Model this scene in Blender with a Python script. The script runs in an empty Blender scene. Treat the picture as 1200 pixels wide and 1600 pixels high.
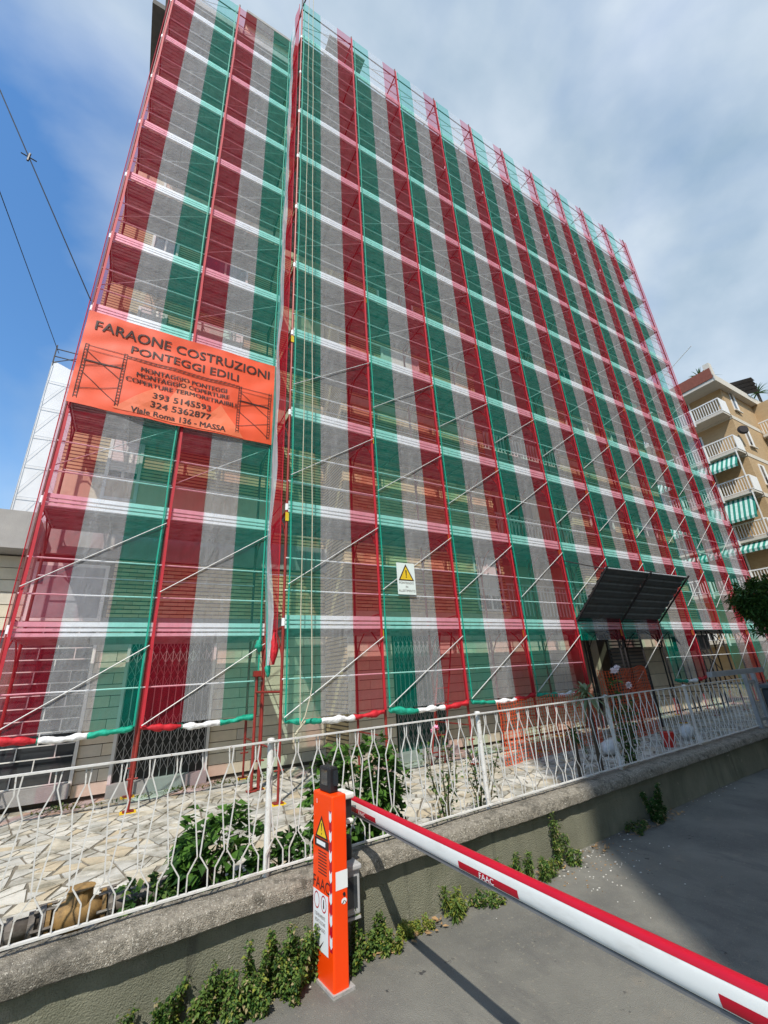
import bpy, bmesh, math, random
from mathutils import Vector, Matrix, noise
R = math.radians
random.seed(7)
SC = bpy.context.scene
COL = SC.collection

# ------------------------------------------------------------------ camera, sky, sun, exposure
cam_d = bpy.data.cameras.new('camera')
cam = bpy.data.objects.new('camera', cam_d); COL.objects.link(cam)
F_PX = 657.24
cam_d.sensor_fit = 'VERTICAL'; cam_d.sensor_height = 24.0; cam_d.lens = 24.0*F_PX/1600.0
cam_d.clip_start = 0.05; cam_d.clip_end = 3000
w = Vector((-0.3752, 0.0433, 0.5231))
rotm = Matrix.Rotation(w.length, 3, w.normalized())
base = Matrix(((1, 0, 0), (0, 0, -1), (0, 1, 0)))
M = base @ rotm
Mt = M.transposed()
right = Mt @ Vector((1, 0, 0)); up = Mt @ Vector((0, -1, 0)); back = -(Mt @ Vector((0, 0, 1)))
CAM = Vector((-2.0878, -6.8337, 1.1066))
mw = Matrix((right, up, back)).transposed().to_4x4(); mw.translation = CAM
cam.matrix_world = mw
SC.camera = cam

SUN_TO = Vector((0.46, 0.66, -1.0)).normalized()      # direction the sunlight travels
sun_elev = math.asin(-SUN_TO.z)
world = bpy.data.worlds.new("World"); SC.world = world; world.use_nodes = True
nt = world.node_tree; nt.nodes.clear()
N = nt.nodes.new; Lk = nt.links.new
out = N('ShaderNodeOutputWorld'); bg = N('ShaderNodeBackground'); sky = N('ShaderNodeTexSky')
sky.sky_type = 'NISHITA'; sky.sun_disc = False; sky.sun_elevation = sun_elev
sky.sun_rotation = math.atan2(-SUN_TO.x, -SUN_TO.y)
sky.altitude = 50; sky.air_density = 1.25; sky.dust_density = 0.25; sky.ozone_density = 3.5
hs = N('ShaderNodeHueSaturation'); hs.inputs['Saturation'].default_value = 1.19; hs.inputs['Value'].default_value = 1.3
bg.inputs['Strength'].default_value = 0.15
tc = N('ShaderNodeTexCoord'); mp = N('ShaderNodeMapping'); mp.inputs['Scale'].default_value = (1.0, 1.3, 1.7)
mp.inputs['Location'].default_value = (3.1, 0.4, 1.2)
n1 = N('ShaderNodeTexNoise'); n1.inputs['Scale'].default_value = 1.55; n1.inputs['Detail'].default_value = 7; n1.inputs['Roughness'].default_value = 0.48
n1.inputs['Distortion'].default_value = 0.35
cr = N('ShaderNodeValToRGB'); cr.color_ramp.elements[0].position = 0.36; cr.color_ramp.elements[1].position = 0.66
cr.color_ramp.elements[0].color = (0, 0, 0, 1); cr.color_ramp.elements[1].color = (1, 1, 1, 1)
# the cloud field is denser towards the east (+x), thin towards the west
dt = N('ShaderNodeVectorMath'); dt.operation = 'DOT_PRODUCT'; dt.inputs[1].default_value = (0.93, 0.1, 0.35)
mr = N('ShaderNodeMapRange'); mr.inputs[1].default_value = -0.35; mr.inputs[2].default_value = 0.75; mr.inputs[3].default_value = -0.20; mr.inputs[4].default_value = 0.27
addn = N('ShaderNodeMath'); addn.operation = 'ADD'
mul = N('ShaderNodeMath'); mul.operation = 'MULTIPLY'; mul.inputs[1].default_value = 0.86
mix = N('ShaderNodeMix'); mix.data_type = 'RGBA'
n2c = N('ShaderNodeTexNoise'); n2c.inputs['Scale'].default_value = 2.6; n2c.inputs['Detail'].default_value = 6; n2c.inputs['Roughness'].default_value = 0.5
crc = N('ShaderNodeValToRGB'); crc.color_ramp.elements[0].position = 0.35; crc.color_ramp.elements[1].position = 0.68
crc.color_ramp.elements[0].color = (2.5, 3.3, 4.0, 1); crc.color_ramp.elements[1].color = (5.0, 5.5, 5.9, 1)
Lk(mp.outputs['Vector'], n2c.inputs['Vector']); Lk(n2c.outputs['Fac'], crc.inputs['Fac']); Lk(crc.outputs['Color'], mix.inputs[7])
Lk(tc.outputs['Generated'], mp.inputs['Vector']); Lk(mp.outputs['Vector'], n1.inputs['Vector'])
Lk(tc.outputs['Generated'], dt.inputs[0]); Lk(dt.outputs['Value'], mr.inputs[0])
Lk(n1.outputs['Fac'], addn.inputs[0]); Lk(mr.outputs[0], addn.inputs[1]); Lk(addn.outputs[0], cr.inputs['Fac'])
Lk(cr.outputs['Color'], mul.inputs[0]); Lk(mul.outputs[0], mix.inputs[0]); Lk(sky.outputs['Color'], hs.inputs['Color']); Lk(hs.outputs['Color'], mix.inputs[6])
Lk(mix.outputs[2], bg.inputs['Color']); Lk(bg.outputs['Background'], out.inputs['Surface'])

sd = bpy.data.lights.new('sun', 'SUN'); sd.energy = 4.4; sd.angle = R(0.6); sd.color = (1.0, 0.94, 0.85)
sun = bpy.data.objects.new('sun', sd); COL.objects.link(sun)
sun.rotation_euler = SUN_TO.to_track_quat('-Z', 'Y').to_euler(); sun.location = (-10, -14, 30)
SC.view_settings.view_transform = 'Standard'; SC.view_settings.look = 'None'
SC.view_settings.gamma = 1.0; SC.view_settings.exposure = 0.15; SC.view_settings.use_curve_mapping = False
try:
    SC.cycles.transparent_max_bounces = 24; SC.cycles.max_bounces = 8
except Exception:
    pass

# ------------------------------------------------------------------ helpers
def ray(x, y):
    return Mt @ Vector(((x-600)/F_PX, (y-800)/F_PX, 1.0))
def at_y(x, y, Y):
    d = ray(x, y); return CAM + d*((Y-CAM.y)/d.y)
def at_z(x, y, Z):
    d = ray(x, y); return CAM + d*((Z-CAM.z)/d.z)
def rnd(a, b): return random.uniform(a, b)

class MB:
    def __init__(self): self.v = []; self.f = []; self.m = []
    def add(self, vs, fs, mi=0):
        o = len(self.v); self.v.extend([tuple(p) for p in vs])
        self.f.extend([tuple(i+o for i in q) for q in fs]); self.m.extend([mi]*len(fs)); return self
    def box(self, x0, x1, y0, y1, z0, z1, mi=0):
        return self.add([(x0,y0,z0),(x1,y0,z0),(x1,y1,z0),(x0,y1,z0),(x0,y0,z1),(x1,y0,z1),(x1,y1,z1),(x0,y1,z1)],
            [(0,3,2,1),(4,5,6,7),(0,1,5,4),(1,2,6,5),(2,3,7,6),(3,0,4,7)], mi)
    def obox(self, c, ax, ay, az, mi=0):      # centre and three half axes
        c, ax, ay, az = map(Vector, (c, ax, ay, az))
        vs = [c+ax*i+ay*j+az*k for k in (-1, 1) for i, j in ((-1,-1),(1,-1),(1,1),(-1,1))]
        return self.add(vs, [(0,3,2,1),(4,5,6,7),(0,1,5,4),(1,2,6,5),(2,3,7,6),(3,0,4,7)], mi)
    def bar(self, a, b, wx, wy=None, mi=0):   # square bar between points
        a, b = Vector(a), Vector(b); d = (b-a)
        if d.length < 1e-6: return self
        wy = wy or wx; dn = d.normalized()
        s = dn.cross(Vector((0, 0, 1)))
        if s.length < 1e-3: s = Vector((1, 0, 0))
        s.normalize(); t = dn.cross(s).normalized()
        return self.obox((a+b)/2, s*wx, t*wy, d/2, mi)
    def tube(self, pts, r, n=8, mi=0, cap=True):
        pts = [Vector(p) for p in pts]; rs = r if isinstance(r, (list, tuple)) else [r]*len(pts)
        vs = []; prev = None
        for i, p in enumerate(pts):
            d = (pts[min(i+1, len(pts)-1)]-pts[max(i-1, 0)]).normalized()
            if prev is None:
                s = d.cross(Vector((0, 0, 1)))
                if s.length < 1e-2: s = d.cross(Vector((0, 1, 0)))
            else:
                s = prev - d*prev.dot(d)
            s.normalize(); prev = s; t = d.cross(s)
            for k in range(n):
                a = 2*math.pi*k/n
                vs.append(p+(s*math.cos(a)+t*math.sin(a))*rs[i])
        fs = []
        for i in range(len(pts)-1):
            for k in range(n):
                k2 = (k+1) % n
                fs.append((i*n+k, i*n+k2, (i+1)*n+k2, (i+1)*n+k))
        if cap:
            fs.append(tuple(range(n-1, -1, -1))); fs.append(tuple((len(pts)-1)*n+k for k in range(n)))
        return self.add(vs, fs, mi)
    def prism(self, poly, z0, z1, mi=0, top_inset=0.0):  # xy polygon (ccw)
        n = len(poly); cx = sum(p[0] for p in poly)/n; cy = sum(p[1] for p in poly)/n
        vs = [(p[0], p[1], z0) for p in poly]
        for p in poly:
            dx, dy = cx-p[0], cy-p[1]; l = math.hypot(dx, dy) or 1
            vs.append((p[0]+dx/l*top_inset, p[1]+dy/l*top_inset, z1))
        fs = [tuple(range(n, 2*n))]+[(i, (i+1) % n, n+(i+1) % n, n+i) for i in range(n)]
        return self.add(vs, fs, mi)
    def build(self, name, mats, parent=None, smooth=False, kind=None):
        me = bpy.data.meshes.new(name)
        off = parent_origin(parent)
        me.from_pydata([(p[0]-off[0], p[1]-off[1], p[2]-off[2]) for p in self.v], [], self.f)
        if not isinstance(mats, (list, tuple)): mats = [mats]
        for m in mats: me.materials.append(m)
        if len(mats) > 1: me.polygons.foreach_set('material_index', self.m)
        if smooth: me.polygons.foreach_set('use_smooth', [True]*len(self.f))
        me.update()
        o = bpy.data.objects.new(name, me); COL.objects.link(o)
        if parent is not None: o.parent = parent
        if kind: o['kind'] = kind
        return o

def parent_origin(p):
    v = Vector((0, 0, 0))
    while p is not None:
        v += p.location; p = p.parent
    return v
def thing(name, label, cat, loc=(0, 0, 0), group=None):
    o = bpy.data.objects.new(name, None); COL.objects.link(o); o.location = loc
    o.empty_display_size = 0.2
    o['label'] = label; o['category'] = cat
    if group: o['group'] = group
    return o
def tag(o, label, cat, group=None):
    o['label'] = label; o['category'] = cat
    if group: o['group'] = group
    return o
def place(src, parent, loc):                 # a copy of a part sharing its mesh; loc is the world offset from the source mesh's frame
    c = src.copy(); COL.objects.link(c); c.parent = parent; c.location = loc; return c
def bevel(o, wdt=0.005, seg=2):
    m = o.modifiers.new('bevel', 'BEVEL'); m.width = wdt; m.segments = seg; m.limit_method = 'ANGLE'; return o

# ------------------------------------------------------------------ materials
def mat(name, col, rough=0.7, metal=0.0, var=0.15, scale=6.0, bump=0.0, bscale=60.0, col2=None, spec=0.4, detail=5, coords='Object'):
    m = bpy.data.materials.new(name); m.use_nodes = True; t = m.node_tree; b = t.nodes['Principled BSDF']
    b.inputs['Roughness'].default_value = rough; b.inputs['Metallic'].default_value = metal
    b.inputs['Specular IOR Level'].default_value = spec
    c = t.nodes.new('ShaderNodeTexCoord')
    n = t.nodes.new('ShaderNodeTexNoise'); n.inputs['Scale'].default_value = scale; n.inputs['Detail'].default_value = detail
    n.inputs['Roughness'].default_value = 0.6
    t.links.new(c.outputs[coords], n.inputs['Vector'])
    r = t.nodes.new('ShaderNodeValToRGB'); r.color_ramp.elements[0].position = 0.3; r.color_ramp.elements[1].position = 0.7
    a = tuple(x*(1-var) for x in col); d = col2 or tuple(min(1, x*(1+var)) for x in col)
    r.color_ramp.elements[0].color = (*a, 1); r.color_ramp.elements[1].color = (*d, 1)
    t.links.new(n.outputs['Fac'], r.inputs['Fac']); t.links.new(r.outputs['Color'], b.inputs['Base Color'])
    if bump:
        n2 = t.nodes.new('ShaderNodeTexNoise'); n2.inputs['Scale'].default_value = bscale; n2.inputs['Detail'].default_value = 6
        t.links.new(c.outputs[coords], n2.inputs['Vector'])
        bp = t.nodes.new('ShaderNodeBump'); bp.inputs['Strength'].default_value = bump; bp.inputs['Distance'].default_value = 0.02
        t.links.new(n2.outputs['Fac'], bp.inputs['Height']); t.links.new(bp.outputs['Normal'], b.inputs['Normal'])
    m['ramp'] = r.name
    return m
def overlay(m, col, scale, lo, hi, detail=6, stretch=(1, 1, 1)):      # patches of a second colour (stains, lichen, rust)
    t = m.node_tree; b = t.nodes['Principled BSDF']; src = b.inputs['Base Color'].links[0].from_socket
    c = t.nodes.new('ShaderNodeTexCoord'); mpn = t.nodes.new('ShaderNodeMapping'); mpn.inputs['Scale'].default_value = stretch
    n = t.nodes.new('ShaderNodeTexNoise'); n.inputs['Scale'].default_value = scale; n.inputs['Detail'].default_value = detail; n.inputs['Roughness'].default_value = 0.65
    t.links.new(c.outputs['Object'], mpn.inputs['Vector']); t.links.new(mpn.outputs['Vector'], n.inputs['Vector'])
    mr = t.nodes.new('ShaderNodeMapRange'); mr.inputs[1].default_value = lo; mr.inputs[2].default_value = hi
    t.links.new(n.outputs['Fac'], mr.inputs[0])
    mx = t.nodes.new('ShaderNodeMix'); mx.data_type = 'RGBA'; mx.inputs[7].default_value = (*col, 1)
    t.links.new(mr.outputs[0], mx.inputs[0]); t.links.new(src, mx.inputs[6]); t.links.new(mx.outputs[2], b.inputs['Base Color'])
    return m
def brick_mat(name, c1, c2, joint, axis='x', bw=0.26, bh=0.078, js=0.012, rough=0.85):
    m = bpy.data.materials.new(name); m.use_nodes = True; t = m.node_tree; b = t.nodes['Principled BSDF']
    b.inputs['Roughness'].default_value = rough; K = t.nodes.new
    c = K('ShaderNodeTexCoord'); s = K('ShaderNodeSeparateXYZ'); k = K('ShaderNodeCombineXYZ')
    t.links.new(c.outputs['Object'], s.inputs[0]); t.links.new(s.outputs['X' if axis == 'x' else 'Y'], k.inputs[0]); t.links.new(s.outputs['Z'], k.inputs[1])
    br = K('ShaderNodeTexBrick'); br.inputs['Scale'].default_value = 1.0
    br.inputs['Brick Width'].default_value = bw; br.inputs['Row Height'].default_value = bh; br.inputs['Mortar Size'].default_value = 0.002
    br.inputs['Color1'].default_value = (*c1, 1); br.inputs['Color2'].default_value = (*c2, 1); br.inputs['Mortar'].default_value = (*c2, 1)
    br.inputs['Bias'].default_value = -0.2
    t.links.new(k.outputs[0], br.inputs['Vector'])
    dv = K('ShaderNodeMath'); dv.operation = 'DIVIDE'; dv.inputs[1].default_value = bh; fr = K('ShaderNodeMath'); fr.operation = 'FRACT'
    lt = K('ShaderNodeMath'); lt.operation = 'LESS_THAN'; lt.inputs[1].default_value = js*2/bh
    t.links.new(s.outputs['Z'], dv.inputs[0]); t.links.new(dv.outputs[0], fr.inputs[0]); t.links.new(fr.outputs[0], lt.inputs[0])
    n = K('ShaderNodeTexNoise'); n.inputs['Scale'].default_value = 1.2; n.inputs['Detail'].default_value = 6
    t.links.new(c.outputs['Object'], n.inputs['Vector'])
    mx = K('ShaderNodeMix'); mx.data_type = 'RGBA'; mx.blend_type = 'MULTIPLY'; mx.inputs[0].default_value = 0.3
    t.links.new(br.outputs['Color'], mx.inputs[6]); t.links.new(n.outputs['Fac'], mx.inputs[7])
    m2 = K('ShaderNodeMix'); m2.data_type = 'RGBA'; m2.inputs[7].default_value = (*joint, 1)
    t.links.new(lt.outputs[0], m2.inputs[0]); t.links.new(mx.outputs[2], m2.inputs[6])
    t.links.new(m2.outputs[2], b.inputs['Base Color'])
    bp = K('ShaderNodeBump'); bp.inputs['Strength'].default_value = 0.8; bp.inputs['Distance'].default_value = 0.015; bp.invert = True
    t.links.new(lt.outputs[0], bp.inputs['Height']); t.links.new(bp.outputs['Normal'], b.inputs['Normal'])
    return m
def net_mat(name, through, own, fac, weave=900.0):
    m = bpy.data.materials.new(name); m.use_nodes = True; t = m.node_tree; t.nodes.clear()
    o = t.nodes.new('ShaderNodeOutputMaterial'); tr = t.nodes.new('ShaderNodeBsdfTransparent'); tr.inputs[0].default_value = (*through, 1)
    df = t.nodes.new('ShaderNodeBsdfDiffuse'); df.inputs[0].default_value = (*own, 1)
    tl = t.nodes.new('ShaderNodeBsdfTranslucent'); tl.inputs[0].default_value = (*own, 1)
    md = t.nodes.new('ShaderNodeMixShader'); md.inputs[0].default_value = 0.25
    mx = t.nodes.new('ShaderNodeMixShader')
    c = t.nodes.new('ShaderNodeTexCoord'); mpn = t.nodes.new('ShaderNodeMapping'); mpn.inputs['Scale'].default_value = (5.0, 5.0, 0.45)
    n = t.nodes.new('ShaderNodeTexNoise'); n.inputs['Scale'].default_value = 2.2; n.inputs['Detail'].default_value = 7; n.inputs['Roughness'].default_value = 0.7
    t.links.new(c.outputs['Object'], mpn.inputs['Vector']); t.links.new(mpn.outputs['Vector'], n.inputs['Vector'])
    mr = t.nodes.new('ShaderNodeMapRange'); mr.inputs[1].default_value = 0.25; mr.inputs[2].default_value = 0.75
    mr.inputs[3].default_value = fac*0.74; mr.inputs[4].default_value = fac*1.28
    # woven tapes: fine vertical cords a few millimetres apart
    wv = t.nodes.new('ShaderNodeTexNoise'); wv.inputs['Scale'].default_value = 60; wv.inputs['Detail'].default_value = 2
    t.links.new(c.outputs['Object'], wv.inputs['Vector'])
    mw2 = t.nodes.new('ShaderNodeMapRange'); mw2.inputs[3].default_value = -0.06; mw2.inputs[4].default_value = 0.06
    t.links.new(wv.outputs['Fac'], mw2.inputs[0])
    ad = t.nodes.new('ShaderNodeMath'); ad.operation = 'ADD'
    t.links.new(n.outputs['Fac'], mr.inputs[0]); t.links.new(mr.outputs[0], ad.inputs[0]); t.links.new(mw2.outputs[0], ad.inputs[1])
    t.links.new(ad.outputs[0], mx.inputs[0])
    fm = t.nodes.new('ShaderNodeMapping'); fm.inputs['Scale'].default_value = (2.2, 2.2, 1.1); fm.inputs['Rotation'].default_value = (0, .5, 0)
    fn = t.nodes.new('ShaderNodeTexNoise'); fn.inputs['Scale'].default_value = 2.4; fn.inputs['Detail'].default_value = 5; fn.inputs['Distortion'].default_value = 1.0
    fb_ = t.nodes.new('ShaderNodeBump'); fb_.inputs['Strength'].default_value = 1.0; fb_.inputs['Distance'].default_value = 0.045
    t.links.new(c.outputs['Object'], fm.inputs['Vector']); t.links.new(fm.outputs['Vector'], fn.inputs['Vector']); t.links.new(fn.outputs['Fac'], fb_.inputs['Height'])
    t.links.new(fb_.outputs['Normal'], df.inputs['Normal']); t.links.new(fb_.outputs['Normal'], tl.inputs['Normal'])
    t.links.new(df.outputs[0], md.inputs[1]); t.links.new(tl.outputs[0], md.inputs[2])
    t.links.new(tr.outputs[0], mx.inputs[1]); t.links.new(md.outputs[0], mx.inputs[2]); t.links.new(mx.outputs[0], o.inputs['Surface'])
    return m

NG = net_mat('green_netting', (0.72, 0.98, 0.93), (0.0, 0.42, 0.31), 0.20)
NW = net_mat('white_netting', (0.95, 0.96, 0.98), (0.90, 0.92, 0.94), 0.225)
NR = net_mat('red_netting', (0.97, 0.72, 0.78), (0.68, 0.018, 0.05), 0.20)
DG = net_mat('gathered_green_netting', (0.72, 0.98, 0.93), (0.12, 0.62, 0.52), 0.55)
DW = net_mat('gathered_white_netting', (0.95, 0.96, 0.98), (0.84, 0.86, 0.88), 0.50)
DR = net_mat('doubled_red_netting', (0.97, 0.72, 0.78), (0.66, 0.015, 0.04), 0.42)
HG = mat('green_netting_hem', (0.0, 0.30, 0.20), 0.6, var=0.1)
HR = mat('red_netting_hem', (0.46, 0.018, 0.03), 0.6, var=0.1)
HW = mat('white_netting_hem', (0.75, 0.77, 0.78), 0.6, var=0.1)
RG = mat('rolled_green_net', (0.01, 0.32, 0.21), 0.7, var=0.3, scale=14, bump=0.6, bscale=25)
RW = mat('rolled_white_net', (0.78, 0.78, 0.78), 0.7, var=0.15, scale=14, bump=0.6, bscale=25)
RR = mat('rolled_red_net', (0.50, 0.015, 0.025), 0.7, var=0.25, scale=14, bump=0.6, bscale=25)
red_steel = overlay(mat('red_painted_steel', (0.27, 0.03, 0.022), 0.5, 0.1, var=0.2, scale=8), (0.16, 0.06, 0.04), 9, 0.55, 0.75)
brown_steel = overlay(mat('brown_painted_steel', (0.13, 0.055, 0.045), 0.6, 0.1, var=0.25, scale=8), (0.22, 0.10, 0.07), 9, 0.55, 0.75)
galv = mat('galvanised_steel', (0.55, 0.56, 0.57), 0.42, 0.55, var=0.12, scale=10)
rail_steel = mat('galvanised_rail', (0.82, 0.82, 0.81), 0.5, 0.0, var=0.1, scale=10)
brace_steel = mat('brace_tube', (0.58, 0.58, 0.56), 0.5, 0.1, var=0.15, scale=6)
deck_steel = overlay(mat('deck_steel', (0.42, 0.42, 0.42), 0.5, 0.4, var=0.2, scale=5), (0.18, 0.15, 0.13), 4, 0.55, 0.8)
toe_steel = overlay(mat('toe_board_steel', (0.86, 0.87, 0.88), 0.45, 0.2, var=0.08, scale=5), (0.4, 0.36, 0.32), 6, 0.62, 0.85)
dark_or_shaded_steel = mat('dark_or_shaded_steel', (0.035, 0.03, 0.03), 0.6, 0.3)
black_pl = mat('black_plastic', (0.018, 0.018, 0.02), 0.45)
yellow = mat('yellow_paint', (0.75, 0.50, 0.02), 0.6)
brickA = brick_mat('tan_brick', (0.66, 0.50, 0.28), (0.58, 0.42, 0.22), (0.10, 0.075, 0.05))
brickAy = brick_mat('tan_brick_side', (0.66, 0.50, 0.28), (0.58, 0.42, 0.22), (0.10, 0.075, 0.05), axis='y')
brick_one = [mat('single_brick_%s' % n, c, 0.85, var=0.18, scale=3) for n, c in (('sand', (0.66, 0.50, 0.28)), ('tan', (0.57, 0.41, 0.22)), ('buff', (0.70, 0.55, 0.33)))]
mortar = mat('dark_mortar', (0.09, 0.07, 0.05), 0.95)
plaster = overlay(mat('beige_plaster', (0.62, 0.50, 0.36), 0.9, var=0.06, scale=2), (0.33, 0.27, 0.22), 1.5, 0.55, 0.8)
concrete = overlay(mat('grey_concrete', (0.36, 0.345, 0.325), 0.9, var=0.12, scale=3, bump=0.3), (0.22, 0.205, 0.19), 2.0, 0.55, 0.8, stretch=(1, 1, 0.3))
stone_clad = [overlay(mat('stone_cladding_%s' % n, c, 0.65, var=0.1, scale=4, bump=0.15, bscale=30), (0.30, 0.25, 0.18), 1.6, 0.56, 0.8)
              for n, c in (('cream', (0.68, 0.61, 0.47)), ('sand', (0.63, 0.55, 0.41)), ('grey', (0.58, 0.53, 0.43)))]
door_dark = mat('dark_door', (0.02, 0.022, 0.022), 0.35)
glass_dark = mat('dark_glass', (0.03, 0.035, 0.04), 0.06, var=0.05, spec=0.9)
white_paint = overlay(overlay(mat('white_paint', (0.66, 0.655, 0.62), 0.55, var=0.10, scale=10), (0.42, 0.39, 0.33), 7, 0.52, 0.75), (0.26, 0.12, 0.06), 26, 0.62, 0.69)
frame_white = mat('white_frame', (0.70, 0.69, 0.64), 0.5, var=0.06)
grille_m = mat('grille_steel', (0.44, 0.43, 0.42), 0.45, 0.3, var=0.1)
shutter_m = mat('roller_shutter', (0.16, 0.13, 0.11), 0.6, var=0.1)

# ------------------------------------------------------------------ ground, road, patio
def fy(x, y0): return y0+0.05*x
ROADZ = -0.855
asphalt = mat('asphalt', (0.172, 0.168, 0.145), 0.9, var=0.14, scale=1.3, bump=0.6, bscale=160, col2=(0.225, 0.218, 0.185))
overlay(asphalt, (0.095, 0.093, 0.088), 0.9, 0.48, 0.75); overlay(asphalt, (0.27, 0.26, 0.23), 220, 0.60, 0.72, detail=2); overlay(asphalt, (0.26, 0.23, 0.18), 2.4, 0.60, 0.80); overlay(asphalt, (0.06, 0.058, 0.055), 9, 0.66, 0.70); overlay(asphalt, (0.135, 0.13, 0.117), 2.2, 0.56, 0.66, stretch=(1, .25, 1)); overlay(asphalt, (0.24, 0.225, 0.18), 34, 0.60, 0.66)
g = MB()
nx, ny = 40, 30
xs = [-14+28*i/nx for i in range(nx+1)]; ys = [-14+11.4*j/ny for j in range(ny+1)]
for j, y in enumerate(ys):
    for i, x in enumerate(xs):
        g.v.append((x, y, ROADZ+0.012*noise.noise(Vector((x*0.7, y*0.7, 0)))))
for j in range(ny):
    for i in range(nx):
        a = j*(nx+1)+i; g.f.append((a, a+1, a+nx+2, a+nx+1)); g.m.append(0)
road = g.build('road', asphalt, smooth=True, kind='structure')
far_ground = mat('distant_ground', (0.16, 0.155, 0.14), 0.95, var=0.2, scale=0.2)
g = MB(); S = 1200
g.box(-S, S, -S, S, -1.3, -0.9); g.build('ground', far_ground, kind='structure')
soil = overlay(mat('patio_soil', (0.13, 0.11, 0.075), 0.95, var=0.3, scale=8, bump=0.8), (0.07, 0.09, 0.03), 5, 0.45, 0.65)
g = MB(); g.add([(-14, fy(-14, -2.78), -0.56), (30, fy(30, -2.78), -0.56), (30, 14, -0.56), (-14, 14, -0.56)], [(0, 1, 2, 3)])
g.build('planting_bed', soil, kind='structure')

# crazy paving: a rectangle split again and again by random lines into stones
patio_mats = [overlay(mat('paving_stone_%s' % n, c, 0.75, var=0.08, scale=5, bump=0.2, bscale=40), (0.22, 0.20, 0.145), 3.5, 0.44, 0.70)
              for n, c in (('white', (0.60, 0.575, 0.50)), ('cream', (0.56, 0.51, 0.40)), ('pale', (0.49, 0.475, 0.42)), ('grey', (0.40, 0.395, 0.35)), ('ochre', (0.50, 0.42, 0.29)))]
joint_m = mat('paving_joint', (0.17, 0.15, 0.115), 0.95, var=0.25, scale=8)
g = MB(); g.add([(-9, fy(-9, -2.32), -0.508), (20, fy(20, -2.32), -0.508), (20, 3.0, -0.508), (-9, 3.0, -0.508)], [(0, 1, 2, 3)])
patio = g.build('patio', joint_m, kind='structure')
def area(p): return 0.5*abs(sum(p[i][0]*p[(i+1) % len(p)][1]-p[(i+1) % len(p)][0]*p[i][1] for i in range(len(p))))
def split(p, amax, res):
    a = area(p)
    if a < amax*rnd(0.55, 1.6): res.append(p); return
    cx = sum(q[0] for q in p)/len(p); cy = sum(q[1] for q in p)/len(p)
    # cut across the longest direction
    best = max(((p[i], p[j]) for i in range(len(p)) for j in range(i)), key=lambda e: (e[0][0]-e[1][0])**2+(e[0][1]-e[1][1])**2)
    ang = math.atan2(best[0][1]-best[1][1], best[0][0]-best[1][0])+math.pi/2+rnd(-0.42, 0.42)
    L = math.sqrt(a); px = cx+rnd(-.12, .12)*L; py = cy+rnd(-.12, .12)*L
    nxx, nyy = -math.sin(ang), math.cos(ang); A, B = [], []
    for i in range(len(p)):
        u, v = p[i], p[(i+1) % len(p)]
        du = (u[0]-px)*nxx+(u[1]-py)*nyy; dv = (v[0]-px)*nxx+(v[1]-py)*nyy
        (A if du >= 0 else B).append(u)
        if du*dv < 0:
            t = du/(du-dv); q = (u[0]+(v[0]-u[0])*t, u[1]+(v[1]-u[1])*t); A.append(q); B.append(q)
    if len(A) < 3 or len(B) < 3: res.append(p); return
    split(A, amax, res); split(B, amax, res)
stones = []
split([(-6.5, fy(-6.5, -2.30)), (17, fy(17, -2.30)), (17, 2.45), (-6.5, 2.45)], 0.048, stones)
def shrink(p, d):
    cx = sum(q[0] for q in p)/len(p); cy = sum(q[1] for q in p)/len(p); r = []
    for q in p:
        dx, dy = cx-q[0], cy-q[1]; l = math.hypot(dx, dy) or 1; k = min(d*1.5, l*0.4)
        r.append((q[0]+dx/l*k+rnd(-.008, .008), q[1]+dy/l*k+rnd(-.008, .008)))
    return r
stones.sort(key=lambda p: (sum(q[0] for q in p)/len(p)-CAM.x)**2*0.6+(sum(q[1] for q in p)/len(p)-CAM.y)**2)
rest = MB()
for i, p in enumerate(stones):
    q = shrink(p, rnd(0.008, 0.016)); mi = random.choices(range(5), (4, 4, 4, 3, 1.5))[0]; zt = -0.5+rnd(-0.002, 0.002)
    vis = sum(a[0] for a in p)/len(p)
    if i < 300:
        s = MB(); s.prism(q, -0.545, zt, 0, 0.005); s.build('paving_stone', patio_mats[mi], patio)
    else:
        rest.prism(q, -0.545, zt, mi, 0.005)
rest.build('paving_stones_beyond', patio_mats, patio, kind='stuff')

# ------------------------------------------------------------------ kerb wall with coping
stucco = overlay(mat('green_grey_render', (0.215, 0.215, 0.155), 0.95, var=0.15, scale=2.5, bump=0.7, bscale=110), (0.12, 0.125, 0.085), 1.7, 0.45, 0.7, stretch=(1, 1, 0.5))
overlay(stucco, (0.30, 0.28, 0.22), 3.1, 0.62, 0.78)
overlay(stucco, (0.08, 0.08, 0.06), 4.0, 0.58, 0.75, stretch=(1.6, 1, .12)); overlay(stucco, (0.34, 0.32, 0.26), 14, 0.66, 0.70)
coping_m = overlay(mat('rough_concrete_coping', (0.29, 0.262, 0.21), 0.95, var=0.30, scale=30, bump=1.0, bscale=130), (0.12, 0.11, 0.085), 9, 0.50, 0.66)
overlay(coping_m, (0.60, 0.56, 0.47), 75, 0.57, 0.66, detail=3); overlay(coping_m, (0.08, 0.075, 0.06), 2.5, 0.55, 0.8)
gw = thing('garden_wall', 'low green-grey rendered wall with rough concrete coping along the driveway', 'wall', (0, -3.0, -0.86))
X0, X1 = -7.0, 9.2
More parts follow.
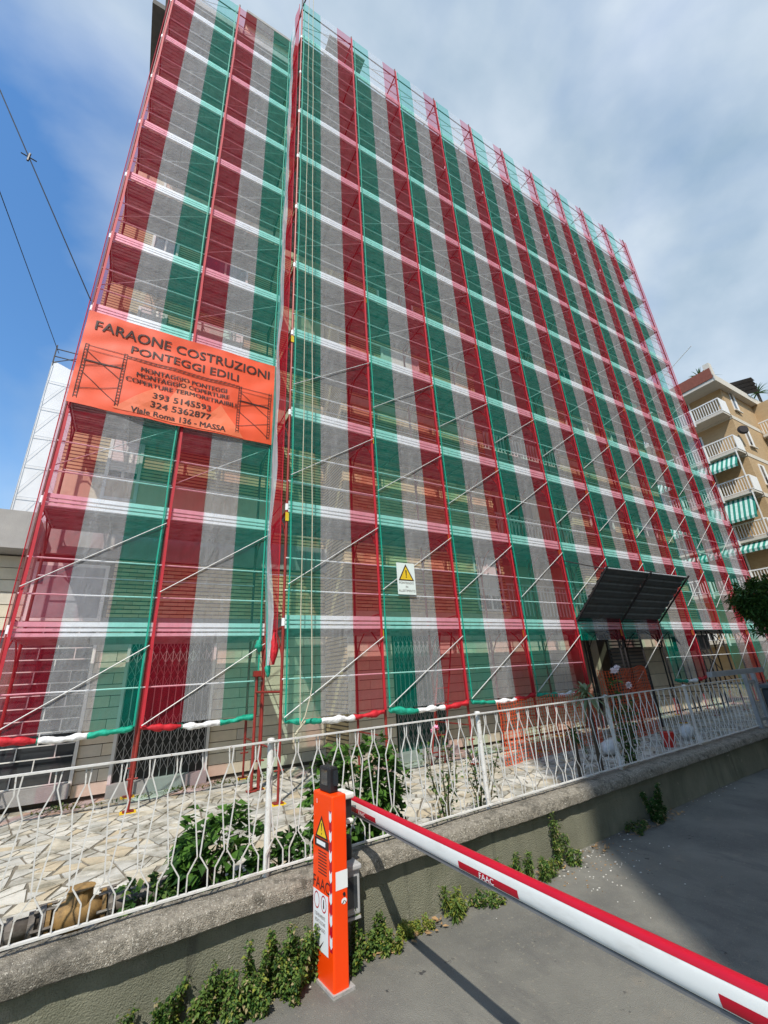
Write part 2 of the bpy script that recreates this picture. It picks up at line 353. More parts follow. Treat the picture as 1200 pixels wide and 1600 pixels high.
def strip(prof, x0, x1, step, y0, jit, name, m, parent):
    g = MB(); n = len(prof); k = int((x1-x0)/step)
    for i in range(k+1):
        x = x0+(x1-x0)*i/k
        for (dy, z) in prof:
            nn = noise.noise_vector(Vector((x*3.1, dy*9+5, z*9)))*jit+noise.noise_vector(Vector((x*14, dy*30, z*30)))*jit*0.6
            g.v.append((x, fy(x, y0)+dy+nn.y, z+nn.z))
    for i in range(k):
        for j in range(n-1):
            a = i*n+j; g.f.append((a, a+n, a+n+1, a+1)); g.m.append(0)
    return g.build(name, m, parent, smooth=name != 'coping')
strip([(0, -1.0), (0, -0.8), (0, -0.6), (0, -0.45), (0, -0.38), (0.18, -0.38), (0.18, -0.9)], X0, X1, 0.08, -2.965, 0.006, 'wall_face', stucco, gw)
strip([(0.10, -0.402), (0.01, -0.400), (0.0, -0.392), (0.0, -0.36), (0.004, -0.325), (0.012, -0.302), (0.04, -0.285), (0.10, -0.275), (0.18, -0.27), (0.26, -0.273), (0.30, -0.29), (0.305, -0.40), (0.30, -0.58)], X0, X1, 0.022, -3.05, 0.0085, 'coping', coping_m, gw)
for xj in (-4.2, -2.0, 0.55, 3.3, 6.1):
    pass

# ------------------------------------------------------------------ iron fence
fence = thing('iron_fence', 'white painted wrought iron fence of hourglass shaped bars along the coping', 'fence', (0, -2.97, -0.24))
FY = -2.88
def fp(x, z, dy=0): return (x, fy(x, FY)+dy, z)
FX0, FX1 = -3.55, 8.9
g = MB(); g.bar(fp(FX0, 0.643), fp(FX1, 0.643), 0.017, 0.006); g.build('top_rail', white_paint, fence)
g = MB(); g.bar(fp(FX0, -0.225), fp(FX1, -0.225), 0.013, 0.006); g.build('bottom_rail', white_paint, fence)
pk = MB(); r_ = 0.0041
for s in (-1, 1):
    pts = [(s*0.017, 0, 0.637), (s*0.009, 0, 0.53), (s*0.058, 0, 0.40), (s*0.009, 0, -0.025), (s*0.066, 0, -0.115), (s*0.068, 0, -0.22)]
    for a, b in zip(pts, pts[1:]): pk.bar(a, b, r_, r_)
src = None; n_p = 0
x = FX0+0.05
while x < FX1-0.05:
    if src is None:
        me_off = fence.location
        src = MB(); src.v = [(p[0]+me_off.x, p[1]+me_off.y, p[2]+me_off.z) for p in pk.v]; src.f = pk.f; src.m = pk.m
        src = src.build('picket', white_paint, fence)
        o = src
    else:
        o = src.copy(); COL.objects.link(o); o.parent = fence
    # mesh frame has z=0 at world z of the empty; pickets were drawn in world z, so lift back
    o.location = (x-fence.location.x, fy(x, FY)-fence.location.y+rnd(-.003, .003), 0.24)
    o.rotation_euler = (rnd(-.02, .02), rnd(-.025, .025), 0.05+rnd(-.06, .06)); x += 0.185; n_p += 1
for xp in (-3.35, -0.955, 1.43, 3.98, 6.4):
    g = MB(); g.tube([fp(xp, -0.33, 0.045), fp(xp, 0.63, 0.045)], 0.026, 12)
    g.tube([fp(xp, 0.64, 0.045), fp(xp, 0.66, 0.045), fp(xp, 0.665, 0.045)], [0.033, 0.03, 0.012], 12)
    g.build('post', white_paint, fence, smooth=False)

# ------------------------------------------------------------------ apartment building behind the scaffold
bld = thing('apartment_building', 'tan brick and beige stone apartment building wrapped in scaffolding', 'building', (6, 3, -0.5))
WL, WR = 2.5, 1.4       # facade planes: set-back part, main part
def boxp(name, m, *a, parent=bld, bev=0):
    g = MB(); g.box(*a); o = g.build(name, m, parent)
    if bev: bevel(o, bev)
    return o
WX = [( -3.75, 1.75)]
# backing walls (courses are built in front of them low down; textured higher up)
boxp('upper_wall', brickA, -3.75, 1.752, WL, WL+0.3, 4.0, 21.6)
boxp('lower_backing', mortar, -3.75, 1.752, WL+0.012, WL+0.3, -0.6, 4.0)
boxp('side_wall', plaster, -3.75, -3.45, WL+0.3, 14, -0.6, 21.6)
boxp('corner_return', brickAy, 1.75, 2.05, WR+0.004, WL+0.3, 4.6, 21.6)
boxp('corner_return', brickAy, 1.75, 2.05, WR+0.016, WL+0.3, -0.6, 4.6)
boxp('upper_wall', brickA, 2.05, 6.6, WR, WR+0.3, 6.1, 21.6)
boxp('lower_backing', mortar, 2.05, 6.6, WR+0.014, WR+0.3, -0.6, 6.1)
boxp('upper_wall', brickA, 10.2, 16.5, WR, WR+0.3, 2.3, 21.6)
boxp('recessed_wall', plaster, 6.6, 10.2, WR+1.3, WR+1.5, 2.2, 21.6)
boxp('recess_cheek', plaster, 6.45, 6.6, WR+0.3, WR+1.3, 2.2, 21.6)
boxp('recess_cheek', plaster, 10.2, 10.35, WR+0.3, WR+1.3, 2.2, 21.6)
boxp('end_wall', plaster, 16.2, 16.5, WR+0.3, 14, -0.6, 21.6)
boxp('rear_wall', plaster, -3.45, 16.2, 13.7, 14, -0.6, 21.6)
boxp('roof', mat('shade_toned_eaves', (0.09, 0.085, 0.075), .8), -4.3, 16.8, 2.25, 14.4, 21.95, 22.2)  # overhang coloured dark to imitate the shade on its underside
boxp('roof_slab', concrete, -3.9, 16.6, 1.45, 14.1, 21.6, 21.9)
boxp('penthouse', plaster, -1.45, 1.5, 2.6, 6, 22.2, 25.3)
boxp('penthouse_eave', concrete, -1.5, 1.45, 2.25, 6.1, 25.3, 25.45)
for xw in (-0.9, -0.35, 0.3):
    boxp('penthouse_window', glass_dark, xw, xw+0.35, 2.56, 2.6, 23.3, 24.7)
boxp('terrace_canopy', concrete, 1.8, 3.5, 1.85, 2.7, 26.9, 27.0)
for xx in (1.9, 3.4): boxp('terrace_post', concrete, xx-.05, xx+.05, 2.5, 2.6, 21.9, 26.9)
# plaster bands
for z0, z1, nm in ((2.18, 2.42, 'plaster_band'), (4.6, 4.78, 'plaster_band')):
    boxp(nm, plaster, 1.735, 6.6, WR-0.03, WR+0.02, z0, z1)
    boxp(nm, plaster, 10.2, 16.5, WR-0.03, WR+0.02, z0, z1)
for k in range(5):
    z = 7.75+3.05*k
    boxp('plaster_band', plaster, 1.735, 6.6, WR-0.03, WR+0.02, z, z+0.22)
    boxp('plaster_band', plaster, 10.2, 16.5, WR-0.03, WR+0.02, z, z+0.22)
# left section: concrete slab edge, plaster spandrels, slab continuing over the low neighbour
boxp('slab_edge', concrete, -3.75, 1.75, WL-0.10, WL+0.03, 3.47, 4.05)
boxp('sill_band', concrete, -3.75, 1.75, WL-0.02, WL+0.03, 2.12, 2.36)
for k in range(6):
    z = 4.30+3.05*k
    if z+0.85 < 21.5: boxp('spandrel', plaster, -3.74, 1.74, WL-0.035, WL+0.02, z, z+0.85)
# windows, left section and main part
def window(x0, x1, z0, z1, yw, blind=0.5):
    f = MB()
    f.box(x0-.06, x0, yw-.05, yw+.02, z0-.06, z1+.06); f.box(x1, x1+.06, yw-.05, yw+.02, z0-.06, z1+.06)
    f.box(x0, x1, yw-.05, yw+.02, z1, z1+.06); f.box(x0, x1, yw-.07, yw+.02, z0-.06, z0)
    xm = (x0+x1)/2; f.box(xm-.025, xm+.025, yw-.03, yw-.01, z0, z1)
    w_ = f.build('window', frame_white, bld)
    g = MB(); g.box(x0, x1, yw-.02, yw-.006, z0, z1); g.build('pane', glass_dark, w_)
    if blind:
        g = MB(); n = max(2, int((z1-z0)*blind/0.06))
        for i in range(n): g.box(x0+.005, x1-.005, yw-.034, yw-.022, z1-0.06*(i+1)+.006, z1-0.06*i)
        g.build('roller_shutter', shutter_m if random.random() < .5 else frame_white, w_)
for k in range(6):
    z = 5.3+3.05*k
    window(-1.75, -0.65, z+0.1, z+1.35, WL, rnd(.3, .8)) if k else None
    window(-2.95, -2.45, z-0.6, z+1.25, WL, rnd(.3, .8))
for k in range(5):
    z = 8.6+3.05*k
    for xa in (3.1, 11.2, 14.0): window(xa, xa+1.2, z, z+1.3, WR, rnd(.2, .9))
window(11.2, 12.4, 5.5, 6.9, WR, .5); window(14, 15.2, 5.5, 6.9, WR, .2); window(13.2, 14.4, 2.9, 4.2, WR, .6)
# loggias with white balusters
for k in range(6):
    z = 4.40+3.05*k
    sl = boxp('balcony_slab', concrete, 6.6, 10.2, WR-0.05, WR+1.3, z-0.2, z)
    bal = MB(); xq = 6.7
    while xq < 10.15:
        bal.bar((xq, WR+.03, z+.08), (xq, WR+.03, z+.9), .012); bal.bar((xq, WR+.03, z+.5), (xq+.07, WR+.03, z+.72), .01); xq += 0.14
    bal.bar((6.6, WR+.03, z+.95), (10.2, WR+.03, z+.95), .022); bal.bar((6.6, WR+.03, z+.08), (10.2, WR+.03, z+.08), .015)
    bal.build('balcony_railing', frame_white, bld)
    for xa in (6.95, 8.7):
        boxp('balcony_door', glass_dark, xa, xa+1.1, WR+1.27, WR+1.3, z, z+2.2)
        boxp('door_shutter', shutter_m, xa, xa+1.1, WR+1.24, WR+1.268, z+rnd(.8, 1.7), z+2.2)
boxp('first_floor_slab', concrete, 6.6, 10.2, WR-0.03, WR+1.3, 2.05, 2.3)
g = MB(); xq = 6.7
while xq < 10.15: g.bar((xq, WR+.03, 2.4), (xq, WR+.03, 3.2), .012); xq += 0.14
g.bar((6.6, WR+.03, 3.25), (10.2, WR+.03, 3.25), .022)
g.build('balcony_railing', frame_white, bld)
# real bricks on the low walls
brs = []
def bricks(x0, x1, z0, z1, yw, holes=()):
    r = 0; z = z0
    while z+0.056 <= z1:
        x = x0-(0.13 if r % 2 else 0)
        while x < x1:
            a, b = max(x, x0), min(x+0.255, x1)
            if b-a > 0.05 and not any(h[0] < (a+b)/2 < h[1] and h[2] < z+.03 < h[3] for h in holes): brs.append((a, b, z, z+0.056, yw))
            x += 0.26
        z += 0.078; r += 1
bricks(-2.55, 1.74, 2.37, 3.46, WL, ())
nleft = len(brs)
bricks(1.76, 6.6, 2.43, 4.59, WR, ((5.55, 6.4, 2.5, 4.2),))
bricks(1.76, 6.6, 4.79, 6.09, WR)
stuff = MB(); b0 = {}
for i, (a, b, z0, z1, yw) in enumerate(brs):
    j = rnd(-.003, .003); mi = random.randrange(3)
    if i < 300:
        key = (round(b-a, 3), mi)
        if key not in b0:
            g = MB(); L = (b-a)/2
            g.box(6-L, 6+L, 3-.012, 3+.03, -0.5-.028, -0.5+.028); o = g.build('brick', brick_one[mi], bld); b0[key] = o
        else:
            o = b0[key].copy(); COL.objects.link(o); o.parent = bld
        o.location = ((a+b)/2-6, yw-3+j, (z0+z1)/2+0.5)
    else:
        stuff.box(a, b, yw-.012+j, yw+.03, z0, z1, mi)
stuff.build('bricks_beyond', brick_one, bld, kind='stuff')
boxp('first_floor_window', glass_dark, 5.55, 6.4, WR+.003, WR+.02, 2.5, 4.2)
g = MB()
for zz in (2.5, 3.35, 4.17): g.box(5.5, 6.45, WR-.03, WR+.0, zz, zz+.05)
for xx in (5.5, 5.95, 6.4): g.box(xx, xx+.05, WR-.032, WR-.002, 2.5, 4.2)
g.build('first_floor_window_frame', frame_white, bld)
boxp('interior_curtain', frame_white, 5.62, 6.3, WR-.0, WR+.002, 2.9, 3.9)
# stone slabs
sl0 = {}
def slabs(x0, x1, z0, z1, yw, wid=0.9, hgt=0.185):
    z = z0; r = 0
    while z < z1-0.04:
        zt = min(z+hgt, z1); x = x0-(wid*0.45 if r % 2 else 0)
        while x < x1-0.02:
            a, b = max(x, x0), min(x+wid, x1)
            if b-a > 0.03:
                mi = random.randrange(3); key = (round(b-a, 2), round(zt-z, 2), mi)
                if key not in sl0:
                    g = MB(); L = (b-a)/2-.004; H = (zt-z)/2-.006
                    g.box(6-L, 6+L, 3-.02, 3+.03, -0.5-H, -0.5+H); o = g.build('stone_slab', stone_clad[mi], bld); sl0[key] = o
                else:
                    o = sl0[key].copy(); COL.objects.link(o); o.parent = bld
                o.location = ((a+b)/2-6, yw-3+rnd(-.003, .003), (z+zt)/2+0.5)
            x += wid
        z = zt; r += 1
slabs(-2.60, -2.09, -0.45, 2.11, WL, 0.6)
slabs(-0.58, 1.75, -0.45, 2.11, WL)
slabs(1.78, 2.84, -0.45, 2.17, WR)
slabs(4.14, 8.7, -0.45, 2.17, WR, 1.0)
slabs(12.32, 16.5, -0.45, 2.17, WR, 1.6, 0.37)
boxp('lower_wall', mortar, 4.13, 8.7, WR+.012, WR+.29, -0.6, 2.2)
boxp('lower_wall', mortar, 10.4, 16.48, WR+.012, WR+.29, -0.6, 2.28)
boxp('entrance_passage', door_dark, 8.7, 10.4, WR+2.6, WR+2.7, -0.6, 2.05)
boxp('passage_cheek', plaster, 8.55, 8.7, WR+.29, WR+2.6, -0.6, 2.05)
boxp('passage_cheek', plaster, 10.4, 10.55, WR+.29, WR+2.6, -0.6, 2.05)
# showcase on the first level, left
sw = boxp('display_case', frame_white, -3.72, -2.62, WL-.10, WL+.0, 2.28, 3.30)
g = MB(); g.box(-3.66, -2.68, WL-.108, WL-.102, 2.34, 3.24); g.build('case_glass', mat('greyish_glass', (0.30, 0.30, 0.31), 0.15, var=0.3, scale=1.5), sw)
# shop window with brick-patterned security grille
g = MB(); g.box(-7, -2.64, WL-.0, WL+.01, -0.3, 2.1); shop = g.build('shop_window', glass_dark, bld)
g = MB(); yy = WL-.05; rr = 0; z = -0.2
while z < 2.05:
    g.box(-4.4, -2.66, yy-.006, yy+.006, z-.008, z+.008)
    xx = -4.4+(0.25 if rr % 2 else 0)
    while xx < -2.68: g.box(xx-.008, xx+.008, yy-.005, yy+.005, z, z+.185); xx += 0.5
    z += 0.185; rr += 1
g.build('security_grille', frame_white, shop)
boxp('shop_sill', concrete, -7, -2.62, WL-.14, WL+.02, -0.42, -0.22)
for xx in (-2.65, -2.12, -0.64): boxp('door_jamb', frame_white, xx, xx+.05, WL-.07, WL-.021, -0.4, 2.1)
# folding lattice gates
def lattice(x0, x1, z0, z1, yw, m, back, nm):
    bk = MB(); bk.box(x0, x1, yw-.002, yw+.01, z0, z1); d = bk.build('doorway', back, bld)
    g = MB(); n = int(round((x1-x0)/0.115)); p = (x1-x0)/n
    for i in range(n+1): g.box(x0+i*p-.006, x0+i*p+.006, yw-.05, yw-.038, z0, z1)
    z = z0+0.1
    spans = []
    while z < z1-0.25: spans.append((z, z+0.22)); z += 0.22
    for (a, b) in spans:
        if (z0+0.95 < a < z0+1.25): continue
        for i in range(n):
            g.bar((x0+i*p, yw-.034, a), (x0+(i+1)*p, yw-.034, b), .005, .003)
            g.bar((x0+(i+1)*p, yw-.056, a), (x0+i*p, yw-.056, b), .005, .003)
    g.build('folding_gate', m, d)
lattice(-2.06, -0.66, -0.32, 2.1, WL, grille_m, door_dark, 'a')
lattice(2.88, 4.1, -0.38, 2.05, WR, grille_m, mat('green_door', (0.02, 0.09, 0.07), 0.5), 'b')
boxp('door_step', concrete, -2.12, -0.6, WL-.2, WL, -0.5, -0.32)
boxp('door_step', concrete, 2.8, 4.2, WR-.25, WR, -0.5, -0.36)
# louvred door right of the passage
lv = boxp('louvred_door', door_dark, 10.5, 12.25, WR, WR+.01, -0.45, 2.1)
g = MB()
for i in range(22): g.box(10.56, 12.2, WR-.03, WR-.005, -0.3+i*0.105, -0.235+i*0.105)
g.build('louvre', shutter_m, lv)

# low neighbour on the left
low = thing('low_shop', 'low shop wing with thick concrete roof edge left of the scaffold', 'building', (-7, 4, -0.5))
boxp('wall', mortar, -14, -7.0, WL+.02, 9, -0.6, 3.4, parent=low)
boxp('roof_slab', concrete, -14, -3.8, WL-.45, 9.4, 3.42, 4.08, parent=low)
boxp('wall_panel', stone_clad[2], -14, -3.76, WL+.04, WL+.3, 2.12, 3.4, parent=low)
for i in range(6):
    boxp('wall_board', stone_clad[i % 3], -9, -3.77, WL+.0, WL+.035, 2.14+i*.21, 2.14+i*.21+.195, parent=low)

# ------------------------------------------------------------------ scaffolds
BW = 1.8045; NB = 10
def frame_mesh(h=2.0, red=True):
    g = MB()
    for y in (0.0, 1.05): g.tube([(0, y, 0), (0, y, h)], 0.0242, 8)
    g.tube([(0, 0, h-.06), (0, 1.05, h-.06)], 0.02, 6)
    for s, y0 in ((1, 0.0), (-1, 1.05)):
        g.tube([(0, y0, h-.62), (0, y0+s*.07, h-.45), (0, y0+s*.20, h-.24), (0, y0+s*.40, h-.08)], 0.013, 6)
        g.tube([(0, y0+s*.07, h-.45), (0, y0+s*.03, h-.2)], 0.009, 5)
    g.tube([(0, 0, 0.18), (0, 1.05, 0.18)], 0.012, 6)
    return g
def plank_mesh(L=BW-.03, wd=0.35):
    g = MB(); x0, x1 = 0.015, 0.015+L
    g.box(x0, x1, 0, wd, -.004, 0.0); g.box(x0, x1, 0, .004, -.055, -.004); g.box(x0, x1, wd-.004, wd, -.055, -.004)
    for y in (.09, .18, .27): g.box(x0, x1, y, y+.02, -.02, -.004)
    for x in (x0+.01, (x0+x1)/2, x1-.03): g.box(x, x+.02, .004, wd-.004, -.045, -.02)
    return g
def toe_mesh(L=BW-.02):
    g = MB(); prof = [(0.02, -.018), (-.022, -.014), (-.022, .034), (0.016, .036), (0.016, .058), (-.022, .060), (-.022, .102), (0.016, .104), (0.016, .126), (-.022, .128), (-.022, .195), (0.012, .2)]
    vs = []
    for x in (.01, .01+L): vs += [(x, y, z) for y, z in prof]
    n = len(prof); g.add(vs, [(i, i+1, n+i+1, n+i) for i in range(n-1) if i not in (3, 7)])
    return g
def scaffold(name, label, x0, nb, y0, left=False, top=11, steel=None):
    t = thing(name, label, 'scaffold', (x0, y0, -0.5))
    src = {}
    def part(key, mk, m, loc, rot=None, nm=None):
        if key not in src:
            g = mk(); g.v = [(p[0]+t.location.x, p[1]+t.location.y, p[2]+t.location.z) for p in g.v]
            o = g.build(nm or key, m, t); src[key] = o
        else:
            o = src[key].copy(); COL.objects.link(o); o.parent = t
        o.location = (loc[0]-x0, loc[1]-y0, loc[2]+0.5)
        return o
    for i in range(nb+1):
        x = x0+i*BW
        for k in range(top):
            mm = red_steel if (not left or k == 0) else brown_steel
            if not left and k == 0 and i >= 5: mm = dark_or_shaded_steel  # red frames low on the right coloured dark, standing in for shade
            part('frame'+('b' if mm is brown_steel else 'd' if mm is dark_or_shaded_steel else ''), frame_mesh, mm, (x, y0, 2*k-0.03), nm='frame')
            if k: part('post_sleeve', lambda: MB().tube([(0, 0, -.07), (0, 0, .05)], .030, 8), rail_steel, (x, y0, 2*k))
            if k and (i+k) % 2 == 0 and k < 6 and not left: part('yellow_tag', lambda: MB().box(-.032, .032, -.034, -.026, 0, .16), yellow, (x, y0, 2*k-.28))
        part('top_post', lambda: MB().tube([(0, 0, 0), (0, 0, .36)], .024, 8), brown_steel, (x, y0, 2*top-0.03))
        for yy in (0, 1.05):
            part('jack', lambda: MB().tube([(0, 0, -.45), (0, 0, 0)], .019, 8).box(-.07, .07, -.07, .07, -.455, -.447).tube([(-.07, 0, -.06), (.07, 0, -.06)], .012, 5), red_steel, (x, y0+yy, -0.03))
            if (i*2+int(yy)) % 3 == 0 or left:
                part('base_pad', lambda: MB().box(-.10, .10, -.08, .08, 0, .022), yellow, (x, y0+yy, -0.512))
    for i in range(nb):
        x = x0+i*BW
        gate = (not left and i in (4, 5))
        for k in range(top):
            if k:
                for j in range(3): part('deck_plank', plank_mesh, deck_steel, (x, y0+.03+j*.358, 2*k-.085))
                if not (k == 9 and not left): part('toe_board', toe_mesh, toe_steel, (x, y0-.028, 2*k-.10))
                for dz in (.5, 1.05): part('guard_rail', lambda: MB().tube([(0, 0, 0), (BW, 0, 0)], .013, 6), rail_steel, (x, y0-.028, 2*k+dz))
            elif not gate:
                part('guard_rail', lambda: MB().tube([(0, 0, 0), (BW, 0, 0)], .013, 6), rail_steel, (x, y0-.028, 1.13))
            if k: part('inner_rail', lambda: MB().tube([(0, 0, 0), (BW, 0, 0)], .012, 6), rail_steel, (x, y0+1.03, 2*k+1.0))
            if k == top-1: part('top_rail', lambda: MB().tube([(0, 0, 0), (BW, 0, 0)], .018, 6), brown_steel, (x, y0, 2*k+1.75))
            if k == 0 and gate and i == 4: continue
            z0_ = 0.2 if k == 0 else 2*k+.58
            z1_ = 1.72 if k == 0 else 2*k+1.78
            if k == 0: part('low_brace', lambda: MB().tube([(0.02, 0, .60), (BW-.02, 0, 1.74)], .0088, 6), brace_steel, (x, y0-.12, 0), nm='diagonal_brace')
            else: part('brace', lambda: MB().tube([(0.02, 0, .58), (BW-.02, 0, 1.78)], .0082, 6), brace_steel, (x, y0-(.03 if (k > 3 or (left and k in (2, 3))) else .12), 2*k), nm='diagonal_brace')
    return t
scR = scaffold('scaffold', 'long red steel scaffold covering the main part of the facade', 0.0, NB, 0.0)
scL = scaffold('scaffold', 'shorter brown steel scaffold, set back at the left end behind the orange banner', -0.05-2*1.78, 2, 1.107, left=True)

# ------------------------------------------------------------------ netting
def sheet(mb_pts, nu, nv):      # grid of points -> MB
    g = MB(); g.v = mb_pts
    for j in range(nv):
        for i in range(nu):
            a = j*(nu+1)+i; g.f.append((a, a+1, a+nu+2, a+nu+1)); g.m.append(0)
    return g
def net_bay(x0, x1, y, z0, z1, order, label, seed, roll=True, group='tricolour netting strips'):
    t = thing('netting_strip', label, 'netting', ((x0+x1)/2, y, z0), group)
    names = {'g': ('green_band', NG), 'w': ('white_band', NW), 'r': ('red_band', NR)}
    wd = (x1-x0)/3; nv = max(4, int((z1-z0)/0.45))
    for b, c in enumerate(order):
        xa = x0+b*wd; pts = []
        for j in range(nv+1):
            z = z0+(z1-z0)*j/nv
            for i in range(4):
                xx = xa+wd*i/3; e = math.sin(math.pi*(xx-x0)/(x1-x0))
                dz = (z % 2.0)/2.0
                pts.append((xx+0.006*noise.noise(Vector((xx, z*1.3, seed))), y-0.052+0.026*e*noise.noise(Vector((xx*1.5, z*.8, seed*3.7)))-0.008*e*math.sin(math.pi*dz), z))
        nm, m = names[c]; sheet(pts, 3, nv).build(nm, m, t, smooth=True)
    for s, xe, m in ((1, x0, {'g': HG, 'r': HR, 'w': HW}[order[0]]), (-1, x1, {'g': HG, 'r': HR, 'w': HW}[order[2]])):
        g = MB(); pts = []
        n = int((z1-z0)/0.5)
        for j in range(n+1):
            z = z0+(z1-z0)*j/n; bow = 0.025*abs(math.sin(math.pi*z/2))*(0.5+0.5*noise.noise(Vector((seed, z*.4, s))))
            pts.append((xe+s*(0.030+bow), y-.055, z))
        hw = .021 if m is HR else .012
        for a, b in zip(pts, pts[1:]): g.add([(a[0]-hw, a[1], a[2]), (a[0]+hw, a[1]-.004, a[2]), (b[0]+hw, b[1]-.004, b[2]), (b[0]-hw, b[1], b[2])], [(0, 1, 2, 3)])
        g.build('selvedge', m, t)
    if roll:
        # bunched-up lower edge, one roll per colour
        for b, c in enumerate(order):
            m = {'g': RG, 'r': RR, 'w': RW}[c]; pts = []; rs = []
            for i in range(25):
                u = (b*24+i)/72.0; xx = x0+.03+(x1-x0-.06)*u
                sag = -0.05*math.sin(math.pi*u)+0.02*noise.noise(Vector((u*9, seed*2.1, 0)))
                pts.append((xx, y-.03+0.015*noise.noise(Vector((u*7, seed, 3))), z0+sag-.02)); rs.append(0.042*(1+0.7*noise.noise(Vector((u*11, seed, 7))))*(0.3 if u in (0, 1) else 1))
            g = MB().tube(pts, rs, 10)
            g.v = [tuple(Vector(p)+noise.noise_vector(Vector((p[0]*12, p[1]*40+seed, p[2]*40)))*.016+noise.noise_vector(Vector((p[0]*34, p[1]*50, p[2]*50)))*.006) for p in g.v]
            g.build('rolled_edge', m, t, smooth=True)
            if b: MB().tube([(pts[0][0]-.004, pts[0][1], pts[0][2]), (pts[0][0]+.006, pts[0][1], pts[0][2])], .04, 8).build('tie_wire', HG, t)
    return t
ordn = ['first', 'second', 'third', 'fourth', 'fifth', 'sixth', 'seventh', 'eighth', 'ninth', 'tenth']
for i in range(NB):
    z0 = {4: 1.62, 5: 1.62, 7: 1.88, 8: 0.1, 9: 0.1}.get(i, 0.56)
    extra = {0: ' behind the hoist ropes', 2: ' above the folding ladder', 4: ' above the left half of the canopy', 5: ' above the right half of the canopy', 9: ' at the far right corner', 1: ' carrying the warning sign'}.get(i, '')
    net_bay(i*BW+.01, (i+1)*BW-.01, -0.035, z0, 21.98, 'gwr', 'green-white-red netting, %s strip of the long scaffold%s' % (ordn[i], extra), i+1.3, roll=i in (0, 1, 2, 3, 6))
LX = [-0.05-2*1.78, -0.05-1.78, -0.05]
net_bay(-3.60, LX[1]-.02, 1.07, 0.60, 21.98, 'rwg', 'far left netting strip, red-white-green, under the left half of the banner', 21.1)
net_bay(LX[1]+.0, -0.07, 1.07, 0.60, 21.98, 'rwg', 'red-white-green netting strip under the right half of the banner', 22.2)
# return sheet between the two scaffolds and end sheets
def net_side(x, y0, y1, z0, z1, order, label, seed, wts, gathered=False):
    t = thing('netting_strip', label, 'netting', (x, (y0+y1)/2, z0))
    nm = {'g': ('green_band', DG), 'w': ('white_band', DW), 'r': ('red_band', DR)} if gathered else {'g': ('green_band', NG), 'w': ('white_band', NW), 'r': ('red_band', NR)}; ya = y0; nv = int((z1-z0)/0.4)
    for c, wt in zip(order, wts):
        yb = ya+(y1-y0)*wt; pts = []
        for j in range(nv+1):
            z = z0+(z1-z0)*j/nv
            for i in range(6):
                yy = ya+(yb-ya)*i/5; e = math.sin(math.pi*(yy-y0)/(y1-y0))
                k = 1.0
                if gathered and z < z0+1.6: k = 0.45+0.55*(z-z0)/1.6
                yc = y0+0.35 if not gathered else y0+(y1-y0)*0.25
                yy2 = yc+(yy-yc)*k
                pts.append((x-0.03*e+0.07*e*noise.noise(Vector((seed, yy*3, z*.7)))+(0.03*math.sin(yy*40)*(1-k)), yy2, z))
            
        n_, m = nm[c]; sheet(pts, 5, nv).build(n_, m, t, smooth=True); ya = yb
    g = MB(); g.tube([(x-.01, y0+.01, z0+.3), (x-.01, y0+.01, z1)], .008, 5); g.build('hem_cord', HR, t)
    return t
net_side(-0.095, -0.03, 0.93, 1.35, 21.9, 'rwg', 'narrow netting strip folded into the step between the two scaffolds', 31.0, (.42, .32, .26), True)
net_side(-3.66, 1.1, 2.15, -0.1, 21.6, 'rw', 'pale netting closing the left end of the scaffold beside the low shop', 33.0, (.3, .7))
net_side(NB*BW+.04, 0.0, 1.1, 0.2, 21.6, 'wr', 'netting closing the right end of the long scaffold towards the far flats', 35.0, (.5, .5))
# small bunches tied at the foot of the step
def bunch(c, r, h, m, label, seed):
    g = MB(); pts = []; rs = []
    for i in range(8):
        u = i/7; pts.append((c[0]+.03*noise.noise(Vector((u*3, seed, 0))), c[1], c[2]+h*(u-.5))); rs.append(r*(0.25+math.sin(math.pi*min(1, u*1.1))*.9)*(1+.4*noise.noise(Vector((u*6, seed, 2)))))
    g.tube(pts, rs, 9); o = g.build('net_bunch', m, smooth=True); tag(o, label, 'netting'); return o
bunch((-0.12, 1.0, 1.72), 0.055, 0.26, RG, 'small green knot of netting tied beside the brown post under the banner', 1)
bunch((-0.09, 0.16, 1.60), 0.055, 0.5, RR, 'red end of netting hanging loose at the foot of the step', 2)
bunch((-0.10, 0.42, 1.30), 0.04, 0.26, RG, 'pale green end of netting bunched below the step, lowest of the knots', 3)
# extra couplers posts beside the step
sp = MB(); sp.tube([(-0.13, 1.0, -.47), (-0.13, 1.0, 1.25)], .024, 8); sp.box(-.19, -.07, .94, 1.06, 1.2, 1.29); sp.box(-.2, -.06, .93, 1.07, -.49, -.48)
sp.tube([(-0.13, 1.0, .95), (0.0, 0.0, .95)], .02, 6)
tag(sp.build('extra_standard', red_steel), 'extra red upright clamped in the step between the scaffolds', 'scaffold tube')

